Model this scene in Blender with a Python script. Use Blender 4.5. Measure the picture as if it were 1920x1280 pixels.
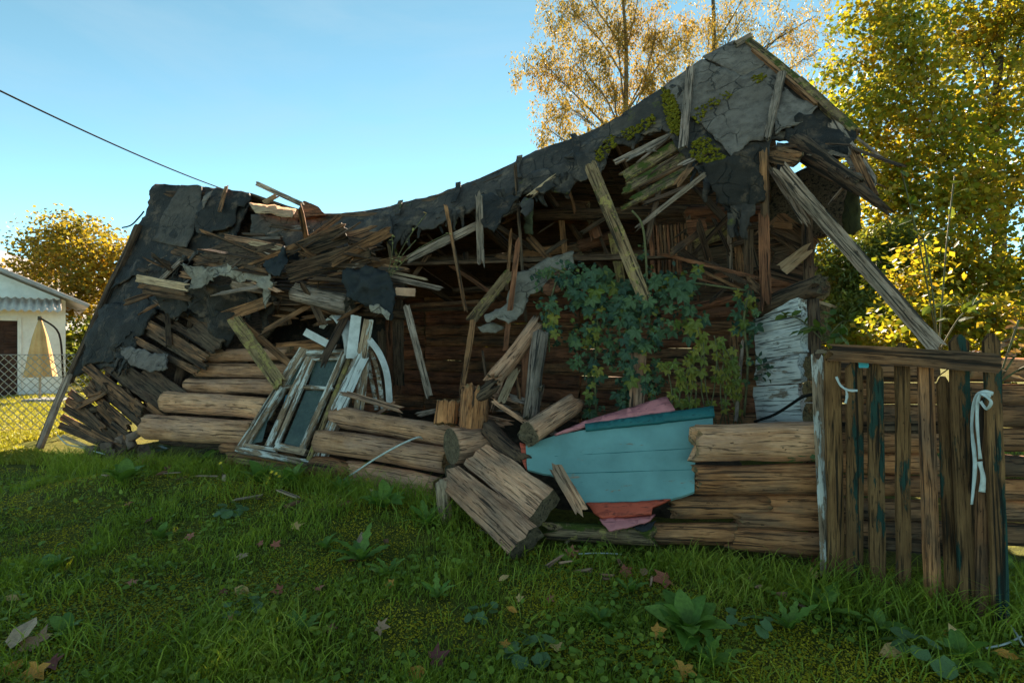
import bpy, bmesh, math, random
import numpy as np
from mathutils import Vector, Matrix, noise
from mathutils.geometry import delaunay_2d_cdt

for o in list(bpy.data.objects): bpy.data.objects.remove(o)
S = bpy.context.scene
COL = S.collection
rad = math.radians

# ------------------------------------------------------------ camera
CAMZ = 1.5
cam_d = bpy.data.cameras.new('camera'); cam = bpy.data.objects.new('camera', cam_d); COL.objects.link(cam)
cam.location = (0, 0, CAMZ); cam.rotation_euler = (rad(90), 0, 0)
cam_d.sensor_width = 36; cam_d.lens = 18.0
cam_d.clip_start = 0.05; cam_d.clip_end = 2000
S.camera = cam
S.render.resolution_x = 1024; S.render.resolution_y = 682

# ------------------------------------------------------------ sky, sun, exposure
SUN_AZ = rad(11.2); SUN_EL = rad(31.5)
W = bpy.data.worlds.new('World'); S.world = W; W.use_nodes = True
nt = W.node_tree; nt.nodes.clear()
sky = nt.nodes.new('ShaderNodeTexSky'); sky.sky_type = 'NISHITA'; sky.sun_disc = False
sky.sun_elevation = SUN_EL; sky.sun_rotation = SUN_AZ
sky.air_density = 0.25; sky.dust_density = 0.0; sky.ozone_density = 0.3; sky.altitude = 200
tint = nt.nodes.new('ShaderNodeMix'); tint.data_type = 'RGBA'; tint.blend_type = 'MULTIPLY'; tint.inputs[0].default_value = 1
tint.inputs[7].default_value = (0.78, 0.98, 0.66, 1)
bg = nt.nodes.new('ShaderNodeBackground'); bg.inputs[1].default_value = 0.15
wo = nt.nodes.new('ShaderNodeOutputWorld')
# faint high cirrus over the whole sky
tcw = nt.nodes.new('ShaderNodeTexCoord'); mpw = nt.nodes.new('ShaderNodeMapping'); mpw.inputs['Scale'].default_value = (1.2, 1.6, 5.0); mpw.inputs['Rotation'].default_value = (0.25, 0.35, 0.6)
cnw = nt.nodes.new('ShaderNodeTexNoise'); cnw.inputs['Scale'].default_value = 1.5; cnw.inputs['Detail'].default_value = 7; cnw.inputs['Roughness'].default_value = .6; cnw.inputs['Distortion'].default_value = .8
crw = nt.nodes.new('ShaderNodeMapRange'); crw.inputs[1].default_value = .46; crw.inputs[2].default_value = .78; crw.inputs[3].default_value = 0.; crw.inputs[4].default_value = .32
mxw = nt.nodes.new('ShaderNodeMix'); mxw.data_type = 'RGBA'; mxw.inputs[7].default_value = (0.75, 1.05, 1.25, 1)
nt.links.new(tcw.outputs['Generated'], mpw.inputs[0]); nt.links.new(mpw.outputs[0], cnw.inputs['Vector']); nt.links.new(cnw.outputs[0], crw.inputs[0]); nt.links.new(crw.outputs[0], mxw.inputs[0])
nt.links.new(sky.outputs[0], tint.inputs[6]); nt.links.new(tint.outputs[2], mxw.inputs[6]); nt.links.new(mxw.outputs[2], bg.inputs[0]); nt.links.new(bg.outputs[0], wo.inputs[0])

sun_d = bpy.data.lights.new('sun', 'SUN'); sun_d.energy = 5.0; sun_d.angle = rad(0.5); sun_d.color = (1.0, 0.86, 0.66)
sun = bpy.data.objects.new('sun', sun_d); COL.objects.link(sun)
SUNDIR = Vector((math.sin(SUN_AZ)*math.cos(SUN_EL), math.cos(SUN_AZ)*math.cos(SUN_EL), math.sin(SUN_EL)))
sun.rotation_euler = SUNDIR.to_track_quat('Z', 'Y').to_euler()
sun.location = SUNDIR*50

S.view_settings.view_transform = 'Standard'; S.view_settings.look = 'None'
S.view_settings.exposure = 2.3; S.view_settings.gamma = 1.0
S.view_settings.use_curve_mapping = False
S.render.engine = 'CYCLES'
S.cycles.max_bounces = 8; S.cycles.transparent_max_bounces = 8
S.cycles.use_denoising = True

# ------------------------------------------------------------ basic helpers
F = 960.0
def P(px, py, Y):
    """point of the place seen at photo position (px,py), Y metres ahead of the camera"""
    return Vector(((px-960)/F*Y, Y, CAMZ+(640-py)/F*Y))

def gz(x, y):
    b = 0.05*noise.noise(Vector((x*.6, y*.6, 3.1))) + 0.025*noise.noise(Vector((x*2.1, y*2.1, 1.7)))
    m = 0.16*math.exp(-((x+3.6)**2/1.6+(y-5.0)**2/.35)) + 0.10*math.exp(-((x+1.2)**2/1.5+(y-4.35)**2/.25))
    return b + m
def gz_np(x, y):
    return np.array([gz(a, b) for a, b in zip(x, y)])

WM = {}
def link(name, me, mat=None, M=None, parent=None):
    o = bpy.data.objects.new(name, me); COL.objects.link(o)
    M = M if M is not None else Matrix()
    if mat is not None and me is not None and not me.materials: me.materials.append(mat)
    WM[o] = M
    if parent is not None:
        o.parent = parent; o.matrix_local = WM[parent].inverted() @ M
    else:
        o.matrix_world = M
    return o
def tag(o, label, cat, group=None, kind=None):
    if label: o['label'] = label
    if cat: o['category'] = cat
    if group: o['group'] = group
    if kind: o['kind'] = kind
    return o
def thing(name, loc, label, cat, group=None):
    o = bpy.data.objects.new(name, None); COL.objects.link(o); o.empty_display_size = .1
    WM[o] = Matrix.Translation(Vector(loc)); o.matrix_world = WM[o]
    return tag(o, label, cat, group)
def mesh(name, v, f, smooth=False):
    me = bpy.data.meshes.new(name); me.from_pydata([tuple(q) for q in v], [], f); me.update()
    if smooth: me.shade_smooth()
    return me
def np_mesh(name, V, T, smooth=False):
    """V (n,3) array, T (m,3) triangles"""
    me = bpy.data.meshes.new(name)
    me.vertices.add(len(V)); me.vertices.foreach_set('co', V.astype(np.float32).ravel())
    me.loops.add(len(T)*3); me.loops.foreach_set('vertex_index', T.astype(np.int32).ravel())
    me.polygons.add(len(T)); me.polygons.foreach_set('loop_start', np.arange(0, len(T)*3, 3, dtype=np.int32))
    if smooth: me.polygons.foreach_set('use_smooth', np.ones(len(T), dtype=bool))
    me.update(calc_edges=True); me.validate()
    return me
def frame(p1, p2, face=None, roll=0.0):
    """matrix at p1 with X to p2 and Z as near as possible to `face`"""
    x = (p2-p1).normalized()
    z = Vector(face) if face is not None else (Vector((0, 0, CAMZ))-(p1+p2)/2)
    z = z - x*z.dot(x)
    if z.length < 1e-4: z = Vector((0, 0, 1))-x*x.z
    z.normalize(); y = z.cross(x)
    M = Matrix((x, y, z)).transposed().to_4x4()
    M = Matrix.Translation(p1) @ M @ Matrix.Rotation(roll, 4, 'X')
    return M
def n1(x, seed): return noise.noise(Vector((x, seed*7.31+.13, seed*1.77)))

_seed = [1]
def nseed():
    _seed[0] += 1; return _seed[0]

def log_mesh(L, r1, r2, seed=None, nseg=16, nx=None, square=0.0, rough=1.0, sag=0.0, brk=(.02, .02), sx=1.0):
    """a round (or hewn) timber along +X; brk = how ragged each end is"""
    seed = seed or nseed(); nx = nx or max(6, min(30, int(L/.07)))
    V = []; Fc = []
    for i in range(nx+1):
        u = i/nx; r = r1+(r2-r1)*u
        cy = .25*r*n1(u*L*1.1, seed)*rough; cz = .25*r*n1(u*L*1.1+9, seed+.5)*rough - sag*4*u*(1-u)
        for j in range(nseg):
            a = 2*math.pi*j/nseg; c, s = math.cos(a), math.sin(a)
            rr = r
            if square > 0:
                q = (abs(c)**8+abs(s)**8)**(-1/8.); rr = r*(1+(q-1)*square)
            rr *= 1+.10*rough*noise.noise(Vector((u*L*2.2, c*1.3+seed, s*1.3))) + .05*rough*noise.noise(Vector((u*L*7, c*3+seed, s*3)))
            crack = noise.noise(Vector((u*L*.9, c*4.2+seed*3, s*4.2)))
            if crack > .33: rr *= 1-.10*rough*(crack-.33)/.3
            x = u*L
            if i == 0: x -= brk[0]*noise.noise(Vector((c*2.6+seed, s*2.6, 1.)))*1.6
            if i == nx: x += brk[1]*noise.noise(Vector((c*2.6+seed, s*2.6, 5.)))*1.6
            V.append((x, c*rr*sx+cy, s*rr+cz))
    for i in range(nx):
        for j in range(nseg):
            a = i*nseg+j; b = i*nseg+(j+1) % nseg
            Fc.append((a, b, b+nseg, a+nseg))
    for e, i in ((0, 0), (1, nx)):
        base = len(V); ring = [V[i*nseg+j] for j in range(nseg)]
        cx = sum(q[0] for q in ring)/nseg; cy = sum(q[1] for q in ring)/nseg; cz = sum(q[2] for q in ring)/nseg
        for j in range(nseg):
            q = ring[j]
            V.append((cx+(q[0]-cx)*.4+brk[e]*.9*noise.noise(Vector((j*1.3, seed, e*4.))), cy+(q[1]-cy)*.55, cz+(q[2]-cz)*.55))
        V.append((cx+(-.004 if e else .004), cy, cz)); c0 = len(V)-1
        for j in range(nseg):
            k = (j+1) % nseg; A, B = i*nseg+j, i*nseg+k; C, D = base+k, base+j
            if e == 0: Fc += [(B, A, D, C), (C, D, c0)]
            else: Fc += [(A, B, C, D), (D, C, c0)]
    me = mesh('timber', V, Fc, True)
    # crisp rims
    sharp = [False]*len(me.polygons)
    nside = nx*nseg
    for k, p in enumerate(me.polygons): p.use_smooth = k < nside
    return me

def plank_mesh(L, w, t, seed=None, nx=None, rag=(.03, .03), bend=0.0, twist=0.0, warp=1.0, taper=1.0, point=0.0, side=0.0):
    """a sawn board along +X, its face towards +Z; rag = how splintered each end is; bend = bow in Z; side = bow in Y"""
    seed = seed or nseed(); nx = nx or max(4, min(26, int(L/.08)+2)); nc = 6
    V = []; Fc = []; R = 2*nc
    for i in range(nx+1):
        u = i/nx; x0 = u*L; ww = w*(1+(taper-1)*u)
        oy = .06*w*n1(x0*1.5, seed)*warp + side*4*u*(1-u); oz = .15*t*n1(x0*1.2+4, seed)*warp - bend*4*u*(1-u)
        el = .05*ww*n1(x0*5, seed+.3)*warp; er = .05*ww*n1(x0*5, seed+.7)*warp
        tw = twist*(u-.5); ct, st = math.cos(tw), math.sin(tw)
        for face in (1, -1):
            for c in range(nc):
                cc = c if face == 1 else nc-1-c
                y = -ww/2 + ww*cc/(nc-1)
                if cc == 0: y += el
                if cc == nc-1: y += er
                z = face*t/2 + .06*t*noise.noise(Vector((x0*6, y*30, seed+face)))*warp
                if cc in (0, nc-1): z *= .86
                x = x0
                if i == 0 and rag[0]: x += rag[0]*noise.noise(Vector((cc*1.37, seed*2.1, 0)))*1.5
                if i == nx and rag[1]: x += rag[1]*noise.noise(Vector((cc*1.37, seed*2.1, 9)))*1.5
                if point and i == nx: x += point*(.5-abs(cc/(nc-1)-.5))*2
                V.append((x, oy+y*ct-z*st, oz+y*st+z*ct))
    for i in range(nx):
        for j in range(R):
            a = i*R+j; b = i*R+(j+1) % R
            Fc.append((a, a+R, b+R, b))
    for i, fl in ((0, 0), (nx, 1)):
        for c in range(nc-1):
            a, b = i*R+c, i*R+c+1; d, e = i*R+R-1-c, i*R+R-2-c
            Fc.append((a, b, e, d) if not fl else (a, d, e, b))
    me = mesh('board', V, Fc, False)
    bm = bmesh.new(); bm.from_mesh(me); bmesh.ops.recalc_face_normals(bm, faces=bm.faces); bm.to_mesh(me); bm.free()
    return me

def tube_mesh(pts, radii, nseg=7, cap=True):
    pts = [Vector(p) for p in pts]; V = []; Fc = []; n = len(pts)
    if not hasattr(radii, '__len__'): radii = [radii]*n
    up = Vector((.31, .17, .93)); 
    for i in range(n):
        d = (pts[min(i+1, n-1)]-pts[max(i-1, 0)]).normalized()
        a = d.cross(up)
        if a.length < .05: a = d.cross(Vector((1, 0, 0)))
        a.normalize(); b = d.cross(a)
        for j in range(nseg):
            t = 2*math.pi*j/nseg
            V.append(pts[i]+(a*math.cos(t)+b*math.sin(t))*radii[i])
    for i in range(n-1):
        for j in range(nseg):
            q = i*nseg+j; r = i*nseg+(j+1) % nseg
            Fc.append((q, q+nseg, r+nseg, r))
    if cap: Fc += [tuple(range(nseg)), tuple(range((n-1)*nseg+nseg-1, (n-1)*nseg-1, -1))]
    return V, Fc
def tube(name, pts, radii, mat, parent=None, nseg=7):
    pts = [Vector(p) for p in pts]; o0 = pts[0].copy()
    V, Fc = tube_mesh([p-o0 for p in pts], radii, nseg)
    return link(name, mesh(name, V, Fc, True), mat, Matrix.Translation(o0), parent)
def spline(pts, n=6):
    pts = [Vector(p) for p in pts]; out = []
    for i in range(len(pts)-1):
        p0 = pts[max(i-1, 0)]; p1 = pts[i]; p2 = pts[i+1]; p3 = pts[min(i+2, len(pts)-1)]
        for k in range(n):
            t = k/n
            out.append(.5*((2*p1)+(p2-p0)*t+(2*p0-5*p1+4*p2-p3)*t*t+(3*p1-p0-3*p2+p3)*t**3))
    out.append(pts[-1]); return out
def box_mesh(sx, sy, sz, bev=.004):
    bm = bmesh.new(); bmesh.ops.create_cube(bm, size=1); bmesh.ops.scale(bm, vec=(sx, sy, sz), verts=bm.verts)
    if bev: bmesh.ops.bevel(bm, geom=bm.edges[:], offset=bev, segments=1, affect='EDGES')
    me = bpy.data.meshes.new('block'); bm.to_mesh(me); bm.free(); return me
def prism_mesh(poly, depth):
    """outline in XY extruded along Z"""
    n = len(poly); V = [(x, y, 0) for x, y in poly]+[(x, y, depth) for x, y in poly]
    Fc = [tuple(range(n-1, -1, -1)), tuple(range(n, 2*n))]+[(i, (i+1) % n, n+(i+1) % n, n+i) for i in range(n)]
    me = mesh('prism', V, Fc)
    bm = bmesh.new(); bm.from_mesh(me); bmesh.ops.recalc_face_normals(bm, faces=bm.faces); bm.to_mesh(me); bm.free()
    return me

def inpoly(x, y, poly):
    ins = False; n = len(poly); j = n-1
    for i in range(n):
        xi, yi = poly[i]; xj, yj = poly[j]
        if (yi > y) != (yj > y) and x < (xj-xi)*(y-yi)/(yj-yi)+xi: ins = not ins
        j = i
    return ins
def sheet_mesh(poly, fn, step=12, jag=4, wrinkle=.02, wscale=9., thick=.012, seed=None, wr2=.4, keep=()):
    """a torn sheet: outline `poly` (photo positions), lifted into the place by fn(px,py) -> point"""
    seed = seed or nseed(); B = []
    n = len(poly)
    for i in range(n):
        (x0, y0), (x1, y1) = poly[i], poly[(i+1) % n]; d = math.hypot(x1-x0, y1-y0); m = max(1, int(d/(step*.55)))
        jj = 0 if i in keep else jag
        for k in range(m):
            t = k/m; x = x0+(x1-x0)*t; y = y0+(y1-y0)*t
            w = jj if k else jj*.4
            x += w*(1.4*noise.noise(Vector((x*.05, y*.05, seed)))+.9*noise.noise(Vector((x*.19, y*.19, seed+4))))
            y += w*(1.4*noise.noise(Vector((x*.05, y*.05, seed+8)))+.9*noise.noise(Vector((x*.19, y*.19, seed+12))))
            B.append(Vector((x, y)))
    edges = [(i, (i+1) % len(B)) for i in range(len(B))]
    pts = list(B); bt = [(v.x, v.y) for v in B]; rnd = random.Random(seed)
    xs = [v.x for v in B]; ys = [v.y for v in B]; y = min(ys); r = 0
    while y < max(ys):
        x = min(xs)+(step/2 if r % 2 else 0)
        while x < max(xs):
            if inpoly(x, y, bt): pts.append(Vector((x+rnd.uniform(-.2, .2)*step, y+rnd.uniform(-.2, .2)*step)))
            x += step
        y += step*.87; r += 1
    vs, es, fs, _, _, _ = delaunay_2d_cdt(pts, edges, [], 1, 1e-4)
    V = [fn(v.x, v.y) for v in vs]
    me = mesh('sheet', V, [tuple(f) for f in fs], True)
    # wrinkles along the normal
    nr = [v.normal.copy() for v in me.vertices]
    for v, nn in zip(me.vertices, nr):
        c = v.co
        a = noise.noise(c*wscale*.35+Vector((seed, 0, 0)))+wr2*(abs(noise.noise(c*wscale+Vector((0, seed, 0))))*2-.6)
        v.co = c+nn*wrinkle*a
    bm = bmesh.new(); bm.from_mesh(me)
    bmesh.ops.recalc_face_normals(bm, faces=bm.faces)
    up = sum((f.normal for f in bm.faces), Vector())
    ctr = sum((f.calc_center_median() for f in bm.faces), Vector())/max(1, len(bm.faces))
    if up.dot(Vector((0, 0, CAMZ))-ctr) < 0: bmesh.ops.reverse_faces(bm, faces=bm.faces)
    bmesh.ops.solidify(bm, geom=bm.faces[:], thickness=thick)
    bm.to_mesh(me); bm.free()
    for p in me.polygons: p.use_smooth = True
    return me
def sheet(name, poly, fn, mat, parent=None, **k):
    me = sheet_mesh(poly, fn, **k)
    c = Vector(); 
    for v in me.vertices: c += v.co
    c /= max(1, len(me.vertices)); me.transform(Matrix.Translation(-c))
    return link(name, me, mat, Matrix.Translation(c), parent)
def plane_fn(*tri):
    """depth function of the plane through three (px,py,Y) points"""
    a, b, c = [P(*t) for t in tri]; nn = (b-a).cross(c-a); o = Vector((0, 0, CAMZ))
    def fn(px, py):
        d = Vector(((px-960)/F, 1, (640-py)/F)); return o+d*(nn.dot(a-o)/nn.dot(d))
    return fn

# ------------------------------------------------------------ material helpers
class NT:
    def __init__(s, name):
        s.m = bpy.data.materials.new(name); s.m.use_nodes = True; s.t = s.m.node_tree; s.t.nodes.clear()
        s.out = s.n('ShaderNodeOutputMaterial')
    def n(s, typ, **k):
        q = s.t.nodes.new(typ)
        for a, b in k.items(): setattr(q, a, b)
        return q
    def set(s, sock, v):
        if isinstance(v, bpy.types.NodeSocket): s.t.links.new(v, sock)
        elif v is not None:
            if hasattr(sock.default_value, '__len__') and not hasattr(v, '__len__'): v = (v,)*len(sock.default_value)
            if hasattr(v, '__len__') and len(v) == 3 and len(sock.default_value) == 4: v = (*v, 1)
            sock.default_value = v
    def math(s, op, a, b=None, clamp=False):
        q = s.n('ShaderNodeMath', operation=op, use_clamp=clamp); s.set(q.inputs[0], a)
        if b is not None: s.set(q.inputs[1], b)
        return q.outputs[0]
    def mix(s, f, a, b, mode='MIX'):
        q = s.n('ShaderNodeMix', data_type='RGBA', blend_type=mode); s.set(q.inputs[0], f); s.set(q.inputs[6], a); s.set(q.inputs[7], b); return q.outputs[2]
    def noise(s, vec, scale, detail=4, rough=.55, dist=0):
        q = s.n('ShaderNodeTexNoise'); s.set(q.inputs['Vector'], vec); q.inputs['Scale'].default_value = scale
        q.inputs['Detail'].default_value = detail; q.inputs['Roughness'].default_value = rough; q.inputs['Distortion'].default_value = dist
        return q.outputs[0]
    def ramp(s, f, stops, interp='LINEAR'):
        q = s.n('ShaderNodeValToRGB'); s.set(q.inputs[0], f); r = q.color_ramp; r.interpolation = interp
        while len(r.elements) < len(stops): r.elements.new(.5)
        for e, (p, c) in zip(r.elements, stops):
            e.position = p; e.color = (c, c, c, 1) if not hasattr(c, '__len__') else (*c, 1)
        return q.outputs[0]
    def map(s, vec, scale, loc=(0, 0, 0)):
        q = s.n('ShaderNodeMapping'); s.set(q.inputs[0], vec); q.inputs['Scale'].default_value = scale; q.inputs['Location'].default_value = loc; return q.outputs[0]
    def objvec(s, k=37.):
        tc = s.n('ShaderNodeTexCoord'); oi = s.n('ShaderNodeObjectInfo')
        m = s.math('MULTIPLY', oi.outputs['Random'], k); c = s.n('ShaderNodeCombineXYZ')
        for i in range(3): s.set(c.inputs[i], m)
        a = s.n('ShaderNodeVectorMath', operation='ADD'); s.set(a.inputs[0], tc.outputs['Object']); s.set(a.inputs[1], c.outputs[0])
        s.rand = oi.outputs['Random']; s.tc = tc
        return a.outputs[0]
    def bsdf(s, col, rough=.85, bump=None, bstr=.4, bdist=.01, spec=.25, **k):
        q = s.n('ShaderNodeBsdfPrincipled'); s.set(q.inputs['Base Color'], col); s.set(q.inputs['Roughness'], rough)
        s.set(q.inputs['Specular IOR Level'], spec)
        for a, b in k.items(): s.set(q.inputs[a.replace('_', ' ')], b)
        if bump is not None:
            b = s.n('ShaderNodeBump'); b.inputs['Strength'].default_value = bstr; b.inputs['Distance'].default_value = bdist
            s.set(b.inputs['Height'], bump); s.t.links.new(b.outputs[0], q.inputs['Normal'])
        return q.outputs[0]
    def done(s, sh):
        s.t.links.new(sh, s.out.inputs[0]); return s.m

def wood(name, c1, c2, dark, crack=.5, paint=None, pamt=.5, pscale=5., moss=0., mosscol=(.10, .11, .015), stain=None, samt=.5, end=None, var=.35, bstr=.6, lichen=0., rough=.88):
    t = NT(name); v = t.objvec()
    g = t.noise(t.map(v, (1.0, 13, 13)), 3.2, 7, .62, .3)
    fine = t.noise(t.map(v, (3.0, 60, 60)), 3.0, 3, .6)
    col = t.ramp(g, [(.30, c2), (.62, c1)])
    hv = t.noise(t.map(v, (.8, 3, 3), (7, 7, 2)), 1.3, 4, .55); col = t.mix(t.ramp(hv, [(.42, 0.), (.62, .55)]), col, t.mix(1, col, (.78, .86, .98), 'MULTIPLY'))
    bl = t.noise(v, 2.6, 5, .6)
    col = t.mix(t.ramp(bl, [(.35, .75), (.6, 0.)]), col, t.mix(1, col, (.45, .40, .37), 'MULTIPLY'))
    if stain: col = t.mix(t.math('MULTIPLY', t.ramp(t.noise(t.map(v, (1, 2.5, 2.5), (5, 3, 1)), 1.7, 5, .65), [(.44, 0.), (.62, 1.)]), samt), col, stain)
    col = t.mix(t.ramp(fine, [(.3, .45), (.55, 0.)]), col, t.mix(1, col, (.35, .32, .3), 'MULTIPLY'))
    ck = t.noise(t.map(v, (.55, 17, 17)), 2.2, 4, .5, .8)
    ckm = t.ramp(ck, [(.30+.10*crack, 1.), (.355+.10*crack, 0.)])
    ck2 = t.noise(t.map(v, (1.6, 34, 34), (4, 2, 6)), 2.4, 5, .6, .5)
    ckm = t.math('MAXIMUM', ckm, t.math('MULTIPLY', t.ramp(ck2, [(.33+.07*crack, 1.), (.39+.07*crack, 0.)]), .75))
    pit = t.math('MULTIPLY', 1.0 if crack > -1 else .25, t.ramp(t.noise(t.map(v, (9, 22, 22), (1, 9, 3)), 2.2, 3, .5), [(.27, .9), (.31, 0.)])); ckm = t.math('MAXIMUM', ckm, pit)
    if end:
        nx = t.n('ShaderNodeSeparateXYZ'); t.set(nx.inputs[0], t.tc.outputs['Normal'])
        em = t.ramp(t.math('ABSOLUTE', nx.outputs[0]), [(.55, 0.), (.8, 1.)])
        en = t.noise(v, 22, 5, .7)
        col = t.mix(em, col, t.mix(t.ramp(en, [(.3, 0.), (.7, 1.)]), tuple(q*.4 for q in end), end))
    hgt = t.math('ADD', t.math('MULTIPLY', g, .6), t.math('MULTIPLY', fine, .35))
    if paint:
        pn = t.noise(t.map(v, (.7, 3.6, 3.6), (2, 7, 4)), pscale, 9, .68)
        pm = t.ramp(pn, [(.52-.25*(pamt-.5)*2-.015, 0.), (.52-.25*(pamt-.5)*2+.015, 1.)])
        pc = t.mix(t.ramp(t.noise(v, 3.3, 5, .6), [(.3, 0.), (.7, .6)]), paint, tuple(q*.5 for q in paint))
        col = t.mix(pm, col, pc); hgt = t.math('ADD', hgt, t.math('MULTIPLY', pm, .35))
    col = t.mix(t.math('MULTIPLY', ckm, .9), col, dark)
    hgt = t.math('SUBTRACT', hgt, t.math('MULTIPLY', ckm, .9))
    if lichen:
        lm = t.ramp(t.noise(v, 14, 6, .7), [(.60-.2*lichen, 0.), (.66-.2*lichen, 1.)])
        col = t.mix(t.math('MULTIPLY', lm, .8), col, (.36, .24, .07))
    if moss:
        ge = t.n('ShaderNodeNewGeometry'); sp = t.n('ShaderNodeSeparateXYZ'); t.set(sp.inputs[0], ge.outputs['Normal'])
        mm = t.math('ADD', t.math('MULTIPLY', sp.outputs[2], .25), t.noise(v, 5.5, 7, .7))
        mm = t.ramp(mm, [(.80-.35*moss, 0.), (.88-.35*moss, 1.)])
        mc = t.mix(t.noise(v, 40, 3), mosscol, tuple(q*.35 for q in mosscol)); col = t.mix(mm, col, mc)
        hgt = t.math('ADD', hgt, t.math('MULTIPLY', t.math('MULTIPLY', mm, t.noise(v, 70, 3)), .9))
    hs = t.n('ShaderNodeHueSaturation'); t.set(hs.inputs['Color'], col)
    t.set(hs.inputs['Value'], t.math('ADD', t.math('MULTIPLY', t.rand, var), 1-var/2))
    return t.done(t.bsdf(hs.outputs[0], rough, hgt, bstr*1.3, .02, .2))

def felt(name, c1, c2, spot=None, moss=0., rough=.8, grit=1., tear=None, spec=.3):
    t = NT(name); v = t.objvec(5.)
    a = t.noise(v, 1.6, 7, .65); b = t.noise(v, 11, 6, .7); g = t.noise(v, 150, 2, .6)
    col = t.ramp(a, [(.3, c2), (.66, c1)])
    col = t.mix(t.ramp(b, [(.36, .6), (.56, 0.)]), col, t.mix(1, col, (.35, .33, .32), 'MULTIPLY'))
    col = t.mix(t.ramp(g, [(.45, .35), (.75, 0.)]), col, t.mix(1, col, (.5, .5, .5), 'MULTIPLY'))
    if spot: col = t.mix(t.ramp(t.noise(v, 4.1, 8, .72), [(.53, 0.), (.66, .85)]), col, spot)
    vo = t.n('ShaderNodeTexVoronoi', feature='DISTANCE_TO_EDGE'); t.set(vo.inputs['Vector'], t.mix(.12, v, t.noise(v, 6, 4))); vo.inputs['Scale'].default_value = 4.5
    ce = t.math('MULTIPLY', t.ramp(vo.outputs[0], [(.0, 1.), (.025, 0.)]), t.ramp(t.noise(v, 2.2, 3), [(.45, 0.), (.55, 1.)]))
    col = t.mix(t.math('MULTIPLY', ce, .8), col, (.008, .007, .006))
    if moss:
        mm = t.ramp(t.noise(t.map(v, (1, 1, 1), (3, 1, 8)), 2.6, 8, .72), [(.66-.2*moss, 0.), (.73-.2*moss, 1.)])
        col = t.mix(mm, col, t.mix(t.noise(v, 60, 3), (.17, .14, .015), (.03, .035, .006)))
    h = t.math('SUBTRACT', t.math('ADD', t.math('MULTIPLY', b, .8), t.math('MULTIPLY', g, .25*grit)), t.math('MULTIPLY', ce, .5)) if spot else t.math('ADD', t.math('MULTIPLY', b, .8), t.math('MULTIPLY', g, .25*grit))
    return t.done(t.bsdf(col, rough, h, 1.0, .028, spec))

def leafmat(name, stops, trans=.5, tcol=1.4, gloss=.35, posn=None):
    """leaf faces: per-leaf colour, light passing through"""
    t = NT(name); ge = t.n('ShaderNodeNewGeometry')
    f = ge.outputs['Random Per Island']
    if posn:
        nn = t.noise(ge.outputs['Position'], posn, 4, .6)
        f = t.math('ADD', t.math('MULTIPLY', f, .5), t.math('MULTIPLY', t.ramp(nn, [(.3, 0.), (.7, 1.)]), .5))
    col = t.ramp(f, stops)
    b = t.bsdf(col, .5, spec=gloss)
    tr = t.n('ShaderNodeBsdfTranslucent'); t.set(tr.inputs[0], t.mix(1, col, (tcol, tcol, tcol*.55), 'MULTIPLY'))
    mx = t.n('ShaderNodeMixShader'); mx.inputs[0].default_value = trans
    t.t.links.new(b, mx.inputs[1]); t.t.links.new(tr.outputs[0], mx.inputs[2])
    return t.done(mx.outputs[0])
def objleaf(name, c1, c2, trans=.35, var=.5):
    """a single large leaf that is an object of its own"""
    t = NT(name); v = t.objvec()
    col = t.mix(t.rand, c1, c2); col = t.mix(t.ramp(t.noise(v, 14, 5, .6), [(.35, .6), (.6, 0.)]), col, t.mix(1, col, (.5, .5, .45), 'MULTIPLY'))
    b = t.bsdf(col, .5, t.noise(t.map(v, (6, 40, 40)), 2, 3), .25, .004, .3)
    tr = t.n('ShaderNodeBsdfTranslucent'); t.set(tr.inputs[0], t.mix(1, col, (1.5, 1.5, .8), 'MULTIPLY'))
    mx = t.n('ShaderNodeMixShader'); mx.inputs[0].default_value = trans
    t.t.links.new(b, mx.inputs[1]); t.t.links.new(tr.outputs[0], mx.inputs[2]); return t.done(mx.outputs[0])
def plain(name, c1, c2, scale=6, rough=.7, bump=.3, spec=.3, metal=0.):
    t = NT(name); v = t.objvec(); n = t.noise(v, scale, 7, .65)
    return t.done(t.bsdf(t.ramp(n, [(.32, c2), (.64, c1)]), rough, n, bump, .01, spec, Metallic=metal))

M = {}
M['log'] = wood('weathered_log_wood', (.90, .42, .215), (.62, .25, .11), (.035, .022, .015), .35, stain=(.46, .24, .165), samt=.6, end=(.40, .22, .10))
M['logr'] = wood('brown_log_wood', (.76, .29, .11), (.46, .155, .055), (.03, .018, .012), .6, stain=(.14, .085, .055), samt=.7, end=(.34, .20, .09))
M['beam'] = wood('grey_brown_beam_wood', (.86, .40, .22), (.56, .225, .115), (.03, .02, .014), .5, stain=(.20, .14, .10), samt=.6, end=(.22, .14, .08))
M['grey'] = wood('silver_grey_wood', (.58, .37, .27), (.31, .18, .12), (.02, .016, .013), .7, stain=(.12, .09, .065), samt=.6, end=(.2, .15, .1))
M['old'] = wood('old_brown_wood', (.48, .20, .085), (.27, .105, .045), (.018, .012, .009), .7, stain=(.09, .055, .035), samt=.8, end=(.25, .15, .07))
M['dark'] = wood('dark_rotten_wood', (.19, .092, .050), (.085, .042, .024), (.010, .008, .007), .8, stain=(.16, .10, .06), samt=.5, end=(.14, .09, .05))
M['red'] = wood('red_brown_wood', (.40, .14, .064), (.22, .075, .036), (.018, .011, .008), .6, stain=(.085, .045, .03), samt=.6, end=(.25, .13, .06))
M['moss'] = wood('mossy_board_wood', (.42, .24, .12), (.23, .12, .06), (.018, .013, .01), .7, moss=.55, stain=(.08, .055, .035), lichen=.25)
M['lich'] = wood('lichen_crusted_wood', (.46, .27, .12), (.30, .16, .065), (.02, .014, .01), .6, lichen=.45, stain=(.10, .065, .035))
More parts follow.
